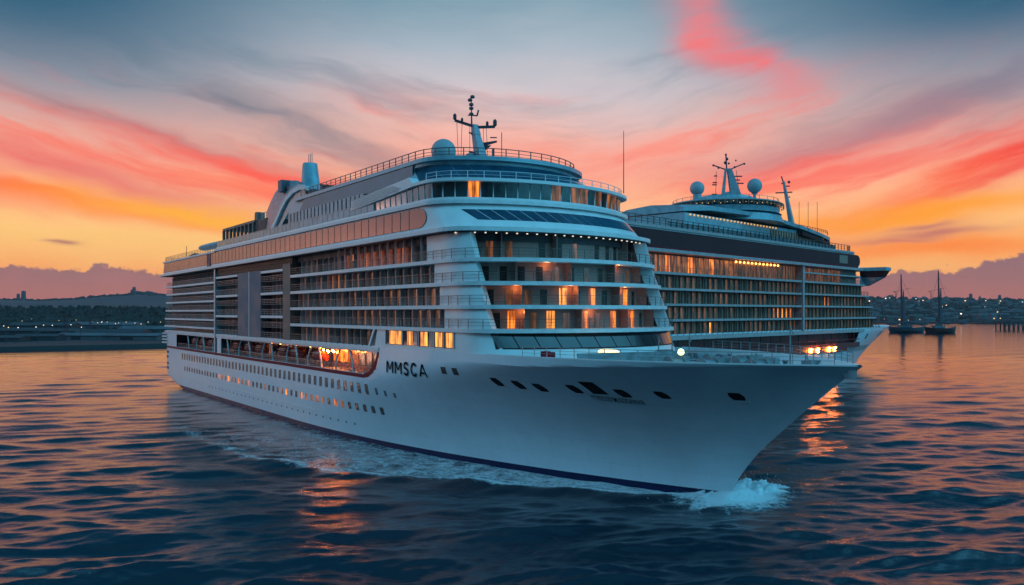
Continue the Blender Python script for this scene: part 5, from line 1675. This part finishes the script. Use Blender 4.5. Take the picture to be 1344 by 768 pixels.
# the town on the right shore: small houses, some windows lit
tb = []
for k in range(230):
    D = 1480 * (3500 / 1480) ** (rng.uniform(0, 1) ** 1.1)
    px = rng.uniform(1140, 1380); X = px_on(px, D)
    z = hill_z(X, D) if D > 1500 else LZ
    w = rng.uniform(9, 22); d = rng.uniform(8, 14); h = rng.uniform(5, 13)
    o = MB()
    o.box(-w / 2, w / 2, -d / 2, d / 2, -4, h)
    o.add([(-w / 2 - .5, -d / 2 - .5, h), (w / 2 + .5, -d / 2 - .5, h), (w / 2 + .5, d / 2 + .5, h), (-w / 2 - .5, d / 2 + .5, h), (-w / 2, 0, h + 3), (w / 2, 0, h + 3)], [(0, 1, 5, 4), (2, 3, 4, 5), (0, 4, 3), (1, 2, 5)])
    t_ = o.build('town_house', M['house'] if k % 4 else M['shed2'], None)
    t_.location = (X, D, z); t_.rotation_euler = (0, 0, rng.uniform(-.5, .5))
    lit_ = rng.uniform() < .5
    tag(t_, ('small town house with a lit window on the right shore' if lit_ else 'small dark town house on the right shore'), 'house', 'town houses on the right shore')
    if lit_:
        u_ = rng.uniform(-w * .3, w * .3); s_ = rng.uniform(.9, 2.0) * (D / 2200)
        MB().box(u_ - s_, u_ + s_, -d / 2 - .1, -d / 2 + .1, h * .4, h * .4 + 1.5 * s_).build('window', M['cold' if rng.uniform() < .5 else 'amber'], t_)

# breakwater and pier on the right
bk = MB()
for k in range(260):
    px = rng.uniform(1243, 1380); D = 1500 - (px - 1243) * 1.6 + rng.uniform(-8, 8)
    clump(bk, px_on(px, D), D, -1.5, rng.uniform(4, 8), rng.uniform(5.5, 8.5))
o = bk.build('breakwater', M['rock'], None); tag(o, 'low dark rock breakwater stretching to the right edge', 'breakwater')
pr = thing('pier', 'dark pier on piles entering from the right edge', 'pier', (548, 905, 0), R(-4))
MB().box(0, 120, -8, 12, 6.4, 9.3).build('pier_deck', M['rock'], pr)
for k in range(16):
    MB().tube((1 + k * 5, -7, -3), (1 + k * 5, -7, 6.4), 0.7, n=8).build('pile', M['quay'], pr)
    MB().tube((1 + k * 5, 10, -3), (1 + k * 5, 10, 6.4), 0.7, n=8).build('pile', M['quay'], pr)
for k in range(8): MB().box(2 + k * 4.5, 3.6 + k * 4.5, -8.3, -8.02, 3.4, 6.3).build('fender', M['shed2'], pr)
rail(MB(), [(0, -7.5), (60, -7.5)], 9.3, 1.2, 4, .1).build('railing', M['spar'], pr)


# tall masted boats
def sailboat(px, D, L, hullm, label, mh, mx):
    t_ = thing('sailing_boat', label, 'sailing boat', (px_on(px, D), D, 0), R(4), 'tall masted boats at anchor')
    f_ = MB()
    rr = []
    for a in np.linspace(-1, 1, 17):
        wv2 = max(.05, (1 - abs(a) ** 2.6)) * L * .13
        sheer = 4.4 + 1.6 * abs(a) ** 2.5
        ov = a * (1.0)
        rr.append([(a * L / 2, -wv2, sheer), (a * L / 2 * .96, -wv2 * .8, 1.5), (a * L / 2 * .88, 0, -1.2), (a * L / 2 * .96, wv2 * .8, 1.5), (a * L / 2, wv2, sheer)])
    f_.loft(rr, closed=True, capz=True)
    f_.build('boat_hull', hullm, t_, smooth='auto')
    cb = MB(); cb.box(-L * .22, L * .12, -L * .06, L * .06, 4.2, 7.0); cb.box(-L * .12, L * .04, -L * .05, L * .05, 7.0, 8.6); cb.build('cabin', M['boatblue'], t_)
    MB().box(-L * .2, L * .1, -L * .0605, -L * .059, 5.2, 6.2).build('cabin_window', M['paleglass'], t_)
    msx = MB(); msx.tube((mx * L, 0, 3), (mx * L - 1.2, 0, mh), 1.25, 0.5, 10); mo = msx.build('mast', M['spar'], t_, smooth='auto')
    MB().tube((mx * L, 0, 9), (mx * L + L * .36, 0, 8.6), 0.4).build('boom', M['spar'], t_)
    sl = MB(); sl.loft([[(mx * L + L * .35 * a + .6, .9 * w2 * math.cos(q_), 9.8 + .9 * w2 * math.sin(q_)) for q_ in np.linspace(0, 2 * math.pi, 9)[:-1]] for a, w2 in ((0.02, .8), (.3, 1), (.7, .8), (1, .3))], closed=True, capz=True)
    sl.build('furled_sail', M['sail'], t_, smooth='auto')
    fs_ = MB(); fs_.loft([[(mx * L + (1.6 + w2) * .5 + w2 * math.cos(q_), w2 * .6 * math.sin(q_), z) for q_ in np.linspace(0, 2 * math.pi, 9)[:-1]] for z, w2 in ((10, 1.6), (20, 1.4), (30, 1.0), (mh * .72, .5))], closed=True, capz=True)
    fs_.build('mast_sail', M['sail'], t_, smooth='auto')
    for ex in (-L / 2, L / 2): MB().tube((mx * L - 1, 0, mh * .93), (ex, 0, 5.8), 0.10, n=4).build('stay', M['spar'], t_)
    for ey in (-3.4, 3.4): MB().tube((mx * L, 0, mh * .6), (mx * L + .5, ey, 5), 0.09, n=4).build('shroud', M['spar'], t_)
    rail(MB(), [(-L * .45, -L * .03), (-L * .2, -L * .115), (L * .25, -L * .11), (L * .46, -L * .03)], 5.2, 1.2, 2.2, .08, (1.0,)).build('railing', M['spar'], t_)
    return t_


sailboat(1190, 760, 36, M['boatblue'], 'slate blue boat with a single tall mast, next to the far ship bow', 55, -.12)
s2_ = sailboat(1234, 735, 30, M['boatbrown'], 'dark brown boat with the tallest mast, right of the blue one', 57, -.02)
for k, (px, D, L) in enumerate(((1172, 1250, 20), (1200, 1300, 24), (1212, 1240, 16), (1264, 1330, 18))):
    t_ = thing('moored_boat', ['small grey boat moored behind the blue masted boat, nearest the ship bow', 'longer grey boat moored behind the blue masted boat', 'small boat moored in the gap between the two masts', 'small boat moored right of the brown masted boat'][k], 'boat', (px_on(px, D), D, 0), 0, 'small boats moored by the right shore')
    h_ = MB(); h_.loft([[(a * L / 2, -wq, 2.2), (a * L / 2 * .92, -wq * .7, 0), (a * L / 2 * .9, 0, -.6), (a * L / 2 * .92, wq * .7, 0), (a * L / 2, wq, 2.2)] for a, wq in ((-1, 2.2), (-.4, 2.8), (.4, 2.6), (1, .1))], closed=True, capz=True); h_.build('boat_hull', M['shed2'], t_)
    MB().box(-L * .25, L * .15, -1.6, 1.6, 2.2, 5.2).build('cabin', M['shed2'], t_)
    MB().tube((0, 0, 5), (0, 0, 12), .12).build('mast', M['spar'], t_)

# ================================================================== haze over the whole place
HZ = 0.000035
hz = MB().box(-6500, 6500, -600, 5600, -3.4, 260).build('haze', M['white'], None)
hm_ = bpy.data.materials.new('dusk_haze'); hm_.use_nodes = True
t = hm_.node_tree; t.nodes.clear()
pv = t.nodes.new('ShaderNodeVolumePrincipled'); pv.inputs['Color'].default_value = (0.92, 0.76, 0.84, 1); pv.inputs['Density'].default_value = HZ
oo = t.nodes.new('ShaderNodeOutputMaterial'); t.links.new(pv.outputs[0], oo.inputs['Volume'])
hz.data.materials.clear(); hz.data.materials.append(hm_)
tag(hz, kind='stuff')
